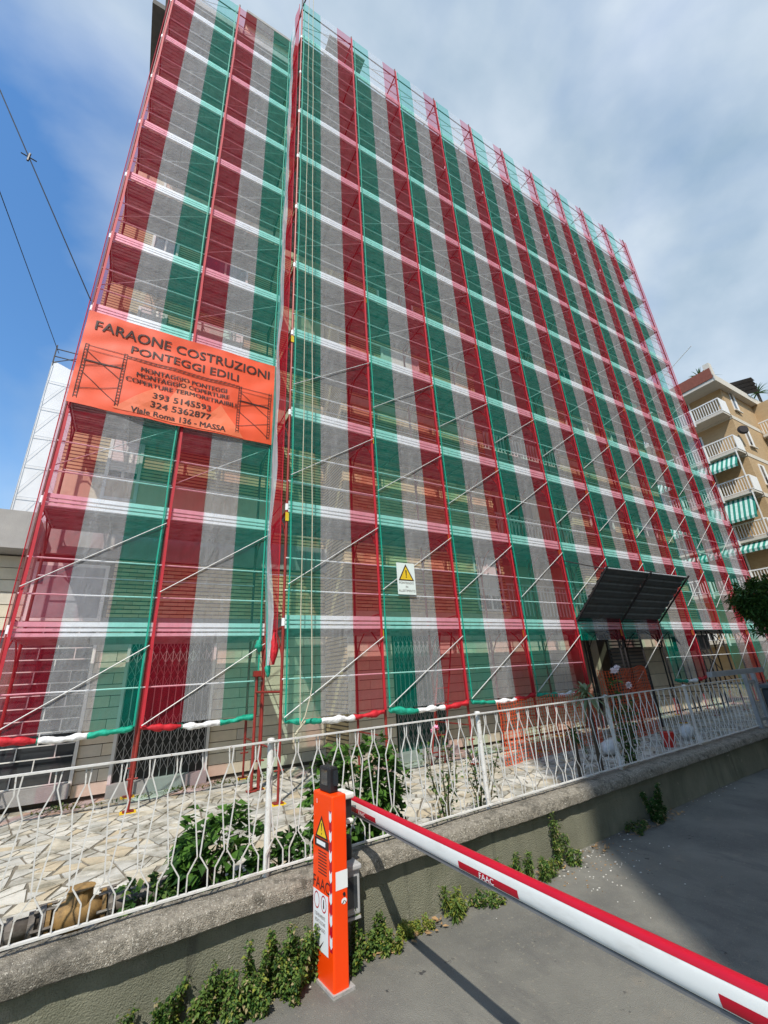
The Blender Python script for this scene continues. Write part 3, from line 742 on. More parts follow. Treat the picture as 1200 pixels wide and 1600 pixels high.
# ------------------------------------------------------------------ text helper
def text_mesh(s, width=None, height=None):
    cu = bpy.data.curves.new('t', 'FONT'); cu.body = s; cu.size = 1.0; cu.resolution_u = 3
    o = bpy.data.objects.new('t', cu); COL.objects.link(o)
    dg = bpy.context.evaluated_depsgraph_get(); me = bpy.data.meshes.new_from_object(o.evaluated_get(dg))
    bpy.data.objects.remove(o); bpy.data.curves.remove(cu)
    vs = [v.co.copy() for v in me.vertices]; fs = [tuple(p.vertices) for p in me.polygons]
    bpy.data.meshes.remove(me)
    x0 = min(v.x for v in vs); x1 = max(v.x for v in vs); y0 = min(v.y for v in vs); y1 = max(v.y for v in vs)
    return vs, fs, x0, x1, y0, y1
def text(s, origin, ux, uy, width, height, m, parent, nm='lettering', bold=0.0):
    vs, fs, x0, x1, y0, y1 = text_mesh(s)
    o, ux, uy = Vector(origin), Vector(ux).normalized(), Vector(uy).normalized(); n = ux.cross(uy)
    base_h = 0.0 if '-' not in s or True else y0
    yb = max(y0, -0.02) if y0 > -0.05 else 0.0
    g = MB()
    for dx in (0,):
        g.add([o+ux*((v.x-x0)/(x1-x0)*width+dx)+uy*((v.y-yb)/(y1-yb)*height)+n*(0.0005*(1 if dx > 0 else 0)) for v in vs], fs)
    return g.build(nm, m, parent)

# ------------------------------------------------------------------ banner
ban_m = mat('orange_banner_vinyl', (0.80, 0.10, 0.035), 0.5, var=0.06, scale=2)
ban_l = mat('pale_orange_print', (0.82, 0.19, 0.085), 0.5, var=0.06, scale=2)
ink = mat('dark_print', (0.045, 0.018, 0.015), 0.6)
BY = 0.955
bn = thing('banner', 'orange printed vinyl banner of a scaffolding firm tied across the left scaffold', 'banner', (-1.85, BY, 5.8))
def by(x, z):
    u = (x+3.61)/3.55; v = (z-5.76)/2.04
    e = math.sin(math.pi*min(1, max(0, u)))
    return BY+0.035*noise.noise(Vector((x*1.6+z*.9, z*2.2-x*.5, 1)))+0.012*math.sin(x*5+z*3)*e+0.012*noise.noise(Vector((x*4+z*3, z*5-x*2, 2)))
nu, nv = 44, 26; pts = []
for j in range(nv+1):
    for i in range(nu+1):
        x = -3.61+3.545*i/nu; z = 5.755+2.045*j/nv-0.02*math.sin(math.pi*i/nu)*(1-j/nv)
        pts.append((x, by(x, z), z))
sheet(pts, nu, nv).build('cloth', ban_m, bn, smooth=True)
def flat_on(fnlist, nm, m, off=0.004):       # shapes drawn in banner plane, following its folds
    g = MB()
    for vs, fs in fnlist: g.add([(p[0], by(p[0], p[1])-off, p[1]) for p in vs], fs)
    return g.build(nm, m, bn)
def seg(a, b, w_, n=10):
    dx, dz = b[0]-a[0], b[1]-a[1]; l = math.hypot(dx, dz); nx_, nz_ = -dz/l*w_/2, dx/l*w_/2; vs = []; fs = []
    for i in range(n+1):
        t = i/n; vs += [(a[0]+dx*t+nx_, a[1]+dz*t+nz_), (a[0]+dx*t-nx_, a[1]+dz*t-nz_)]
        if i: fs.append((2*i-2, 2*i-1, 2*i+1, 2*i))
    return vs, fs
def tri(a, b, c, n=8):
    vs = []; fs = []; idx = {}
    for i in range(n+1):
        for j in range(n+1-i):
            u, v = i/n, j/n; idx[i, j] = len(vs); vs.append((a[0]+(b[0]-a[0])*u+(c[0]-a[0])*v, a[1]+(b[1]-a[1])*u+(c[1]-a[1])*v))
    for i in range(n):
        for j in range(n-i):
            fs.append((idx[i, j], idx[i+1, j], idx[i, j+1]))
            if i+j < n-1: fs.append((idx[i+1, j], idx[i+1, j+1], idx[i, j+1]))
    return vs, fs
flat_on([tri((-2.95, 5.83), (-2.3, 6.50), (-1.9, 5.77)), tri((-2.3, 5.78), (-1.84, 6.86), (-1.15, 5.77)), tri((-1.6, 5.77), (-1.15, 6.43), (-0.66, 5.76))], 'printed_triangles', ban_l, 0.006)
def ladder_print(xa, xb, z0, z1):
    L = []
    for x in (xa, xb):
        L += [seg((x-.025, z0), (x-.025, z1), .011), seg((x+.025, z0), (x+.025, z1), .011)]
        z = z0+.04
        while z < z1: L.append(seg((x-.025, z), (x+.025, z), .012, 1)); z += .066
    zt = z1
    L += [seg((xa, zt-.03), (xb, zt-.03), .012), seg((xa, zt-.13), (xb, zt-.13), .009), seg((xa, zt-.36), (xb, zt-.36), .026)]
    L += [seg((xa, zt-.15), (xb, zt-.62), .011), seg((xa, zt-.48), (xb, zt-.28), .011), seg((xa, zt-.60), (xb, zt-1.12), .011), seg((xa, zt-.98), (xb, zt-.78), .011)]
    return L
Lp = ladder_print(-3.51, -2.90, 5.87, 7.04)+ladder_print(-0.80, -0.17, 5.86, 7.0)
Lp += [seg((-2.88, 7.0), (-0.8, 6.98), .014, 30), seg((-2.88, 6.95), (-0.8, 6.93), .014, 30)]
x = -2.85
while x < -.85: Lp.append(seg((x, 6.945), (x+.05, 7.0), .010, 1)); x += .085
flat_on(Lp, 'printed_scaffolding', ink, .009)
for s, x0, x1, z, h in (('FARAONE COSTRUZIONI', -3.465, -0.20, 7.405, .205), ('PONTEGGI EDILI', -2.84, -0.85, 7.10, .178), ('MONTAGGIO PONTEGGI', -2.625, -1.06, 6.745, .09),
                        ('MONTAGGIO COPERTURE', -2.68, -1.0, 6.605, .09), ('COPERTURE TERMORETRAIBILI', -2.835, -0.85, 6.455, .09),
                        ('393 5145593', -2.36, -1.33, 6.21, .13), ('324 5362877', -2.375, -1.31, 6.005, .13), ('Viale Roma 136 - MASSA', -2.67, -1.02, 5.812, .115)):
    vs, fs, a, b, c, d = text_mesh(s); g = MB()
    for dx in (0, .009):
        pp = []
        for v in vs:
            X = x0+(v.x-a)/(b-a)*(x1-x0-.008)+dx; Z = z+(v.y)/d*h; pp.append((X, by(X, Z)-.012-dx*.05, Z))
        g.add(pp, fs)
    g.build('lettering', ink, bn)
for x, z in ((-3.6, 7.79), (-3.6, 5.78), (-.075, 7.78), (-.075, 5.77)):
    MB().tube([(x, BY-.01, z), (x+(.03 if x > -1 else -.03), 1.06, z+.03)], .006, 5).build('tie', HG if x > -1 else HW, bn)

# ------------------------------------------------------------------ warning sign
sg = thing('warning_sign', 'white sign with yellow warning triangle hanging on the netting', 'sign', (2.33, -.09, 2.8))
sign_w = mat('sign_white', (0.72, 0.80, 0.76), 0.4, var=0.03)
MB().box(2.13, 2.535, -.095, -.088, 2.50, 3.11).build('panel', sign_w, sg)
g = MB(); g.add([(2.155, -.097, 2.765), (2.51, -.097, 2.765), (2.333, -.097, 3.09)], [(0, 1, 2)]); g.build('triangle_border', ink, sg)
g = MB(); g.add([(2.195, -.099, 2.787), (2.47, -.099, 2.787), (2.333, -.099, 3.042)], [(0, 1, 2)]); g.build('yellow_triangle', yellow, sg)
g = MB(); g.add([(2.318, -.101, 2.97), (2.348, -.101, 2.97), (2.341, -.101, 2.86), (2.325, -.101, 2.86)], [(3, 2, 1, 0)]); g.box(2.322, 2.344, -.101, -.0995, 2.822, 2.845); g.build('exclamation_mark', ink, sg)
for s, z, wdt in (('PONTEGGIO', 2.70, .33), ('IN', 2.625, .05), ('ALLESTIMENTO', 2.55, .37)):
    text(s, (2.333-wdt/2, -.097, z), (1, 0, 0), (0, 0, 1), wdt, .042, ink, sg, bold=0.0015)

sg.location.y -= .055
# ------------------------------------------------------------------ canopy over the entrance
cp = thing('entrance_canopy', 'dark corrugated steel fan canopy leaning out over the entrance', 'canopy', (9.0, 0, 2.1))
A0, A1 = Vector((4*BW, -0.07, 2.08)), Vector((6*BW, -0.07, 2.08)); OUT = Vector((0, -1.06, 1.06)); nrm = Vector((0, 1, 1)).normalized()
can_m = overlay(mat('dark_corrugated_sheet', (0.13, 0.14, 0.14), 0.55, 0.4, var=0.15), (0.09, 0.07, 0.05), 5, .55, .8)
ns = 7
for h in range(2):
    for j in range(ns):
        xa = 4*BW+.005+h*BW; xb = xa+BW-.01; u0, u1 = j/ns, (j+1)/ns
        g = MB(); sec = [(u0, 0), (u0+.02, .03), (u0+.05, .03), (u0+.07, 0.006), (u1-.004, 0.006), (u1+.001, 0)]
        vs = []
        for x in (xa, xb): vs += [Vector((x, A0.y, A0.z))+OUT*u+nrm*d for u, d in sec]
        g.add(vs, [(i, i+1, 6+i+1, 6+i) for i in range(5)])
        g.add([v+nrm*.004 for v in vs], [(i, 6+i, 6+i+1, i+1) for i in range(5)])
        g.build('corrugated_panel', can_m, cp)
for i in range(3):
    x = (4+i)*BW; b0_ = Vector((x, -.07, 2.08))-nrm*.03
    MB().tube([b0_, b0_+OUT*1.05], .024, 8).build('arm', dark_or_shaded_steel, cp)
MB().tube([A0+OUT*1.0, A1+OUT*1.0], .018, 6).build('outer_edge', galv, cp)
MB().tube([A0, A1], .02, 6).build('inner_edge', dark_or_shaded_steel, cp)
for i in (0, 2):
    x = (4+i)*BW; MB().tube([(x, -.03, 3.6), Vector((x, -.07, 2.08))+OUT*.98], .014, 6).build('stay', dark_or_shaded_steel, cp)
# dark frames under the canopy
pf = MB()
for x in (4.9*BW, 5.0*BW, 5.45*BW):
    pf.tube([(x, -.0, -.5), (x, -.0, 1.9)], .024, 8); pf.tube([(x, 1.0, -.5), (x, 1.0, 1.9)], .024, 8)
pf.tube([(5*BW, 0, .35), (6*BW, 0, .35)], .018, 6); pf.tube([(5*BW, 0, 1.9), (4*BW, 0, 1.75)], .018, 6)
tag(pf.build('passage_frame', dark_or_shaded_steel), 'dark steel props under the entrance canopy', 'scaffold tube')
pg = MB()
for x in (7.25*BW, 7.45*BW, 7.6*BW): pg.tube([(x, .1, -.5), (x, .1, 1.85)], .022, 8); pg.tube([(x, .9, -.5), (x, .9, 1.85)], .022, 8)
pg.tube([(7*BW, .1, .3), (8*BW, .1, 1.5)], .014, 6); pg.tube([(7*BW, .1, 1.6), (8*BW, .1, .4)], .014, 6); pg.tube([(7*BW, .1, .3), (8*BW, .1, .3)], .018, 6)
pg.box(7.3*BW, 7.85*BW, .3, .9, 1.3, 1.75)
tag(pg.build('prop_cluster', dark_or_shaded_steel), 'cluster of dark uprights in the open bay right of the canopy', 'scaffold tube')

# ------------------------------------------------------------------ hoist: pulley arm and ropes
rope_m = mat('hemp_rope', (0.50, 0.46, 0.34), 0.9, var=0.15, scale=40)
hz = thing('hoist', 'builders rope hoist hanging from a pulley at the top left post', 'hoist', (0.15, -.2, 22.0))
MB().tube([(0, 0, 21.9), (0.12, -.3, 22.3), (0.2, -.36, 22.45)], .022, 7).tube([(0, 0, 21.7), (0, 0, 22.7)], .026, 8).build('pulley_arm', dark_or_shaded_steel, hz)
g = MB(); g.tube([(0.17, -.30, 22.28), (0.21, -.30, 22.28)], .12, 14); g.tube([(0.14, -.30, 22.45), (0.14, -.30, 22.1)], .02, 6); g.build('pulley_wheel', dark_or_shaded_steel, hz)
g = MB()
def ropepts(x0, y0, z0, x1, y1, z1, sx=0, n=40):
    return [(x0+(x1-x0)*i/n+sx*math.sin(math.pi*i/n)+.006*math.sin(i*1.3), y0+(y1-y0)*i/n, z0+(z1-z0)*i/n) for i in range(n+1)]
pA, pB, pC = at_y(480, 30, -.3), at_y(466, 1140, -.25), at_y(486, 30, -.3)
pD = at_y(487, 1060, -.25)
pts = ropepts(0.12, -.30, 22.3, pB.x+.02, -.25, pB.z+.08)
g.tube(pts, .008, 6)
pts = ropepts(0.26, -.30, 22.3, pD.x, -.25, pD.z, 0.0)
pts += [(pD.x+.005, -.25, pD.z-.12), (pD.x-.02, -.25, pD.z-.26), (pB.x+.10, -.25, pB.z+.16), (pB.x+.03, -.25, pB.z+.06)]
g.tube(pts, .009, 6)
g.build('rope', rope_m, hz)
g = MB(); c = pB
for i in range(7): g.tube([(c.x-.05+i*.02, -.26+rnd(-.02, .02), c.z-.06+i*.022), (c.x-.01+i*.02, -.24+rnd(-.02, .02), c.z-.03+i*.022)], .014, 6)
g.tube([(c.x, -.25, c.z), (c.x-.04, -.25, c.z-.1)], .01, 5); g.build('rope_knot', rope_m, hz)

# ladder inside the second bay
ld = MB(); 
for dx in (0, .34): ld.tube([(3.05+dx*.9, .55, -.5), (3.55+dx*.9, .55, 1.9)], .016, 6)
for i in range(8): t_ = .08+i*.115; ld.tube([(3.05+.5*t_, .55, -.5+2.4*t_), (3.356+.5*t_, .55, -.5+2.4*t_)], .012, 6)
tag(ld.build('ladder', red_steel), 'narrow red ladder inside the second bay of the long scaffold', 'ladder')

# ------------------------------------------------------------------ barrier
orange = mat('orange_gloss_paint', (0.95, 0.062, 0.002), 0.32, var=0.03, scale=3, spec=0.5)
st_white = mat('sticker_white', (0.78, 0.80, 0.79), 0.4, var=0.03)
st_red = mat('sticker_red', (0.46, 0.006, 0.022), 0.35, var=0.05)
boom_white = overlay(mat('boom_white', (0.76, 0.77, 0.73), 0.35, var=0.04, scale=4), (0.58, 0.57, 0.52), 9, .56, .8, stretch=(1, .3, 1))
BX0, BX1, BY0, BY1, BZ1 = -0.600, -0.478, -3.33, -3.018, 0.247
def yc_(y): return BY0+(y-BY0)*0.81
br_ = thing('parking_barrier', 'orange barrier cabinet with stickers at the edge of the driveway', 'barrier', (-.54, -3.14, ROADZ))
g = MB(); g.box(BX0, BX1, BY0, BY1, ROADZ-.02, BZ1); cb = g.build('cabinet', orange, br_); bevel(cb, .012, 3)
MB().box(BX0-.012, BX1+.035, BY0-.016, BY1+.02, ROADZ-.09, ROADZ-.006).build('concrete_foot', concrete, br_)
g = MB(); g.box(-.578, -.50, -3.25, -3.08, BZ1, BZ1+.175); bc = g.build('beacon', black_pl, br_); bevel(bc, .012, 2)
g = MB(); g.box(-.581, -.579, -3.22, -3.12, BZ1+.05, BZ1+.155); g.build('beacon_lens', glass_dark, bc)
g = MB(); g.box(-.545, -.512, -3.27, -3.252, BZ1+.05, BZ1+.15); g.build('beacon_window', glass_dark, bc)
XF = BX0-.0008
def side(name, pts, m, off=0.0):
    g = MB(); g.add([(XF-off, yc_(y), z) for y, z in pts], [tuple(range(len(pts)))]); return g.build(name, m, br_)
# on the left face: larger y is left in the picture
side('red_white_tape', [(-3.27, .15), (-3.315, .15), (-3.315, -.66), (-3.27, -.66)], st_red, .0)
z = .15
while z > -.64:
    side('white_chevron', [(-3.27, z), (-3.2925, z-.02), (-3.315, z), (-3.315, z-.055), (-3.2925, z-.075), (-3.27, z-.055)], st_white, .001); z -= .12
def ss(n, p, m, o): side(n, p, m, o)
side('warning_triangle_border', [(-3.0, -.045), (-3.255, -.045), (-3.128, .10)], ink, .0014)
side('warning_triangle', [(-3.035, -.033), (-3.22, -.033), (-3.128, .073)], yellow, .0024)
side('warning_mark', [(-3.118, .05), (-3.138, .05), (-3.132, .0), (-3.124, .0)], ink, .0034)
side('warning_mark', [(-3.122, -.01), (-3.134, -.01), (-3.134, -.022), (-3.122, -.022)], ink, .0034)
side('warning_caption', [(-2.99, -.05), (-3.262, -.05), (-3.262, -.105), (-2.99, -.105)], ink, .0016)
side('caption_plate', [(-3.03, -.062), (-3.20, -.062), (-3.20, -.09), (-3.03, -.09)], st_white, .0026)
for i in range(8):
    z = -.125-i*.0185; side('vent_slot', [(-3.06, z), (-3.22, z), (-3.22, z-.006), (-3.06, z-.006)], dark_or_shaded_steel, .0012)
text('FAAC', (XF-.0015, yc_(-2.965), -.357), (0, -1, 0), (0, 0, 1), .25, .068, ink, br_, bold=.0015)
text('U', (XF-.0015, yc_(-3.02), .17), (0, -1, 0), (0, 0, 1), .02, .03, st_white, br_)
side('notice_plate', [(-2.965, -.372), (-3.245, -.372), (-3.245, -.70), (-2.965, -.70)], st_white, .0012)
def ring(yc, zc, r, w_, m, off):
    g = MB(); n = 20; vs = []
    for i in range(n):
        a = 2*math.pi*i/n; vs += [(XF-off, yc_(yc+r*math.cos(a)), zc+r*math.sin(a)), (XF-off, yc_(yc+(r-w_)*math.cos(a)), zc+(r-w_)*math.sin(a))]
    g.add(vs, [(2*i, 2*i+1, (2*i+3) % (2*n), (2*i+2) % (2*n)) for i in range(n)]); g.build('printed_ring', m, br_)
ring(-3.035, -.43, .05, .008, st_red, .0022); ring(-3.165, -.43, .05, .008, st_red, .0022)
side('pedestrian_icon', [(-3.158, -.405), (-3.172, -.405), (-3.176, -.455), (-3.154, -.455)], ink, .0024)
for i, s in enumerate(('E SEVERAMENTE', 'VIETATO SOSTARE', 'AL PASSAGGIO')):
    text(s, (XF-.0022, yc_(-3.0), -.52-i*.035), (0, -1, 0), (0, 0, 1), .155, .02, ink, br_)
side('tick_icon', [(-3.06, -.66), (-3.09, -.68), (-3.17, -.63), (-3.09, -.70), (-3.06, -.69)], ink, .0024)
YF = BY0-.0008
def front(name, pts, m, off=0.0):
    g = MB(); g.add([(x, YF-off, z) for x, z in pts], [tuple(range(len(pts)))]); g.build(name, m, br_)
front('blank_label', [(-.578, -.325), (-.480, -.325), (-.480, -.218), (-.578, -.218)], st_white)
g = MB(); g.tube([(-.512, YF+.004, -.355), (-.512, YF-.006, -.355)], .010, 12); g.build('key_lock', black_pl, br_)
front('round_emblem', [(-.512+.022*math.cos(a*.3927), -.395+.018*math.sin(a*.3927)) for a in range(16)], st_white)
front('emblem_bar', [(-.53, -.407), (-.522, -.409), (-.508, -.393), (-.513, -.390)], ink, .001)
front('emblem_bar', [(-.508, -.393), (-.500, -.397), (-.494, -.409), (-.499, -.41)], ink, .001)
# boom mount
g = MB(); g.box(-.478, -.315, -3.19, -2.99, .165, .21); g.box(-.478, -.325, -3.19, -2.99, .0, .032); g.box(-.478, -.35, -3.02, -2.99, .032, .165)
o = g.build('boom_bracket', boom_white, br_); bevel(o, .015, 3)
MB().box(-.475, -.325, -3.15, -3.03, .033, .164).build('pivot_block', black_pl, br_)
br_.location = (-.582, -3.197, ROADZ+.03); br_.rotation_euler = (0, 0, R(6))
# boom itself
bm_ = thing('barrier_boom', 'long white barrier boom with red top stripe and red stickers', 'barrier arm', (-.29, -3.0, .1))
def boom_strip(name, m, angs, y0, y1, off=0.0, cap=False):
    g = MB(); a_, b_ = .027, .056; zc = .112; vs = []
    for y in (y0, y1):
        for a in angs:
            a = R(a); n_ = 2.6
            ca, sa = math.cos(a), math.sin(a)
            X = math.copysign(abs(ca)**(2/n_), ca)*(a_+off); Z = math.copysign(abs(sa)**(2/n_), sa)*(b_+off); vs.append((-.29+X, y, zc+Z))
    n = len(angs)
    g.add(vs, [(i, i+1, n+i+1, n+i) for i in range(n-1)])
    if cap: g.add([vs[i] for i in range(n)], [tuple(range(n))]); g.add([vs[n+i] for i in range(n)], [tuple(range(n-1, -1, -1))])
    return g.build(name, m, bm_, smooth=False)
YE = -7.9
o = boom_strip('beam', boom_white, [i*7.5 for i in range(49)], -2.98, YE, 0, True)
for p in o.data.polygons: p.use_smooth = len(p.vertices) == 4
for nm, a0, a1, off in (('top_red_stripe', 66, 150, .0012),):
    o = boom_strip(nm, st_red, [a0+(a1-a0)*i/14 for i in range(15)], -2.99, YE, off)
    for p in o.data.polygons: p.use_smooth = True
def sticker(y0, y1, txt=True):
    o = boom_strip('red_sticker', st_red, [184, 190, 200, 210, 218, 226], y0, y1, .0014)
    for p in o.data.polygons: p.use_smooth = True
    if txt:
        yc = (y0+y1)/2+.045; zz = .112-.030
        text('FAAC', (-.3235, yc, zz-.006), (0, -1, 0), (0.0, 0, 1), .11, .026, st_white, bm_, bold=.0015)
sticker(-3.02, -3.47); sticker(-4.45, -4.90); sticker(-5.76, -6.2)
MB().box(-.302, -.278, YE+.02, -3.0, .040, .056).build('rubber_edge', mat('grey_rubber', (.16, .16, .16), .6), bm_)

# meter box behind the cabinet and things on the coping
bm_.location = (-.280, -3.0, .098); bm_.rotation_euler = (R(.15), 0, R(.2))
mbx = thing('electrical_box', 'grey plastic electrical box with window, fixed low on the wall behind the cabinet', 'electrical box', (-.36, -3.1, -.4))
gp = mat('grey_plastic', (0.42, 0.43, 0.44), 0.4, var=.05)
o = MB().box(-.47, -.285, -3.14, -2.97, -.58, -.285).build('case', gp, mbx); bevel(o, .015, 3)
MB().box(-.455, -.315, -3.147, -3.142, -.53, -.34).build('window', glass_dark, mbx)
o = MB().box(-.475, -.28, -3.165, -2.98, -.298, -.262).build('hood', gp, mbx); bevel(o, .01, 2)
o = MB().box(-.46, -.29, -3.15, -2.98, -.60, -.585).build('lower_lip', gp, mbx)
ph = MB(); ph.tube([(-.335, -3.0, -.285), (-.335, -3.0, -.12)], .045, 14); ph.tube([(-.335, -3.0, -.12), (-.335, -3.0, -.105)], [.05, .03], 14)
tag(ph.build('photocell_stub', black_pl, smooth=False), 'small black round housing on the coping behind the boom', 'sensor')
g = MB(); g.tube([(-.475, -3.02, .17), (-.60, -2.93, .17)], .008, 6)

# ------------------------------------------------------------------ valve and pipe behind the fence
vp_ = thing('pipe_valve', 'rusty pipe with ochre cast valve body lying behind the fence', 'pipe', (-2.1, -2.4, -.4))
iron = overlay(mat('dirty_iron', (0.16, 0.14, 0.12), 0.75, .3, var=.3, scale=20), (0.3, 0.28, 0.24), 12, .5, .7)
ochre = overlay(mat('ochre_valve_paint', (0.33, 0.20, 0.07), 0.75, .0, var=.35, scale=12), (0.14, 0.09, 0.04), 10, .42, .62)
P = Vector((-2.22, -2.38, -.36)); ax = Vector((1, .10, 0)).normalized()
def along(t): return P+ax*t
MB().tube([along(-1.6), along(-.16)], .062, 14).build('pipe', iron, vp_, smooth=True)
for t in (-.50, -.42, -.34, -.22): MB().tube([along(t), along(t+.035)], .085, 14).build('ribbed_collar', iron, vp_)
MB().tube([along(-.16), along(-.13)], .108, 18).build('flange', iron, vp_); MB().tube([along(-.125), along(-.10)], .102, 18).build('flange', ochre, vp_)
g = MB(); g.tube([along(-.10), along(-.05), along(.05), along(.14), along(.2)], [.065, .085, .105, .085, .065], 16); g.build('valve_body', ochre, vp_, smooth=True)
g = MB(); b_ = along(.06); g.tube([b_+Vector((0, 0, .05)), b_+Vector((0, 0, .13)), b_+Vector((0, 0, .15))], [.085, .08, .092], 14); g.build('bonnet', ochre, vp_)
MB().tube([along(.20), along(.225)], .102, 18).build('flange', ochre, vp_); MB().tube([along(.235), along(.265)], .108, 18).build('flange', iron, vp_)
MB().tube([along(.265), along(1.0)], .065, 14).build('pipe', iron, vp_, smooth=True)
for k in range(6):
    a = k*math.pi/3; v = Vector((0, math.cos(a), math.sin(a)))*.1
    MB().tube([along(-.19)+v, along(-.07)+v], .011, 6).build('bolt', iron, vp_)
    MB().tube([along(.18)+v, along(.29)+v], .011, 6).build('bolt', iron, vp_)
MB().tube([along(-.62)+Vector((0, 0, .06)), along(-.62)+Vector((0, 0, .13))], .04, 8).build('pipe_plug', iron, vp_)

# ------------------------------------------------------------------ plants
def leaf_mat(name, c, c2, var=0.3):
    m = mat(name, c, 0.55, var=var, scale=3.0, col2=c2, spec=.3); t = m.node_tree; b = t.nodes['Principled BSDF']
    n = [x for x in t.nodes if x.type == 'TEX_NOISE'][0]; n.inputs['Scale'].default_value = 7
    tl = t.nodes.new('ShaderNodeBsdfTranslucent'); mx = t.nodes.new('ShaderNodeMixShader'); mx.inputs[0].default_value = .3
    o = [x for x in t.nodes if x.type == 'OUTPUT_MATERIAL'][0]
    t.links.new(b.inputs['Base Color'].links[0].from_socket, tl.inputs[0]); t.links.new(b.outputs[0], mx.inputs[1]); t.links.new(tl.outputs[0], mx.inputs[2]); t.links.new(mx.outputs[0], o.inputs['Surface'])
    return m
leafA = leaf_mat('bright_green_leaf', (0.055, 0.16, 0.02), (0.13, 0.27, 0.045))
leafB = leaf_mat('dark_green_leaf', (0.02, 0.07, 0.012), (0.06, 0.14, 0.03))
leafC = leaf_mat('weed_leaf', (0.08, 0.16, 0.025), (0.18, 0.27, 0.06))
leafY = leaf_mat('yellow_green_leaf', (0.20, 0.24, 0.03), (0.32, 0.34, 0.06))
leafS = leaf_mat('dry_straw_leaf', (0.32, 0.26, 0.12), (0.45, 0.38, 0.2))
leafD = leaf_mat('glossy_tree_leaf', (0.025, 0.08, 0.02), (0.08, 0.18, 0.04))
stem_m = mat('green_brown_stem', (0.10, 0.09, 0.04), .8)
bark = mat('bark', (0.09, 0.07, 0.05), .9, var=.3, scale=20, bump=.6)
def leaf(g, p, d, L, W, mi=0, droop=0.25):
    d = Vector(d).normalized(); s = d.cross(Vector((0, 0, 1)))
    if s.length < .05: s = Vector((1, 0, 0))
    s.normalize(); roll = rnd(-.6, .6); u = s.cross(d); s = (s*math.cos(roll)+u*math.sin(roll)); n_ = s.cross(d)
    p = Vector(p); a = p; m1 = p+d*L*.45+n_*L*.05; e = p+d*L-Vector((0, 0, droop*L))
    g.add([a, m1+s*W*.5, e, m1-s*W*.5, m1-n_*L*.06], [(0, 4, 1), (4, 2, 1), (0, 3, 4), (4, 3, 2)], mi)
def rdir(up=0.2):
    while True:
        v = Vector((rnd(-1, 1), rnd(-1, 1), rnd(-1, 1)))
        if .1 < v.length < 1: v.normalize(); v.z = v.z*.7+up; return v.normalized()
def bush(name, label, cat, c, rx, ry, h, n, L, W, mats, wts, stems=8, cluster=5, group=None, hollow=.35):
    c = Vector(c); t = thing(name, label, cat, c, group)
    g = MB(); sg_ = MB(); tips = []
    for i in range(stems):
        a = rnd(0, 2*math.pi); r = math.sqrt(rnd(0, 1)); tip = c+Vector((rx*r*math.cos(a)*.8, ry*r*math.sin(a)*.8, h*rnd(.55, .95)*(1-.35*r*r)))
        b0_ = c+Vector((rnd(-.05, .05), rnd(-.05, .05), 0)); mid = (b0_+tip)/2+Vector((rnd(-.05, .05), rnd(-.05, .05), .03))
        sg_.tube([b0_, mid, tip], [.008, .006, .003], 5); tips.append(tip)
    k = 0
    while k < n:
        a = rnd(0, 2*math.pi); r = rnd(hollow, 1)**.6; zz = rnd(0.02, 1)
        rad = math.sqrt(max(0, 1-(2*zz-1)**2*.75))
        lump = .78+.35*noise.noise(Vector((math.cos(a)*2+c.x, math.sin(a)*2, zz*3+c.y)))
        p = c+Vector((rx*r*rad*lump*math.cos(a), ry*r*rad*lump*math.sin(a), h*zz*(.85+.3*lump-.15)))
        outw = Vector((math.cos(a), math.sin(a), .5*(zz-.2)))
        for q in range(cluster):
            d = (outw+rdir(.1)*.9).normalized(); s = rnd(.6, 1.15)
            leaf(g, p+rdir()*L*.35, d, L*s, W*s, random.choices(range(len(mats)), wts)[0]); k += 1
    g.build('leaves', mats, t, kind='stuff'); sg_.build('stems', stem_m, t)
    return t
bush('leafy_shrub', 'broad-leaved green shrub behind the fence left of the white post', 'shrub', (-1.22, -2.45, -.52), .40, .30, .66, 620, .125, .085, [leafA, leafB], (3, 2), 12)
bush('leafy_shrub', 'low dark broad-leaved shrub between the white fence post and the orange cabinet', 'shrub', (-.55, -2.55, -.52), .45, .25, .38, 420, .11, .07, [leafB, leafA], (3, 2), 8)
bush('leafy_shrub', 'tall bright green hydrangea shrub behind the orange cabinet', 'shrub', (.12, -2.35, -.52), .62, .38, 1.0, 1500, .125, .085, [leafA, leafB], (3, 1.4), 18)
bush('leafy_shrub', 'small spreading green plant beside the rusty pipe', 'shrub', (-1.72, -2.5, -.52), .25, .18, .30, 240, .09, .05, [leafB, leafC], (2, 1), 6)
petal_p = mat('pink_petal', (0.80, 0.28, 0.42), .6); petal_w = mat('pale_petal', (0.82, 0.72, 0.74), .6)
def flower(g, c, r, n=18):
    for i in range(n): leaf(g, c, rdir(.3), r, r*.7, 0, 0)
def rose(name, label, c, h, n, spread, flowers, fm, nl=260, L=.055, seed=0):
    t = thing(name, label, 'flowering plant', c); sg_ = MB(); g = MB(); fl = MB(); c = Vector(c)
    for i in range(n):
        p = c+Vector((rnd(-.04, .04), rnd(-.04, .04), 0)); pts = [p]; d = Vector((rnd(-spread, spread), rnd(-spread*.6, spread*.6), 1)).normalized(); hh = h*rnd(.6, 1)
        for k in range(6):
            d = (d+Vector((rnd(-.12, .12), rnd(-.12, .12), 0))).normalized(); p = p+d*hh/6; pts.append(p)
        sg_.tube(pts, [.008]*3+[.005]*4, 5)
        for k in range(nl//n):
            q = random.choice(pts[1:]); leaf(g, q+rdir()*.07, rdir(), L*rnd(.6, 1.2), L*.6, random.randrange(2))
    for q in flowers: flower(fl, Vector(q), .045)
    sg_.build('stems', stem_m, t); g.build('leaves', [leafB, leafC], t, kind='stuff'); fl.build('blossom', fm, t)
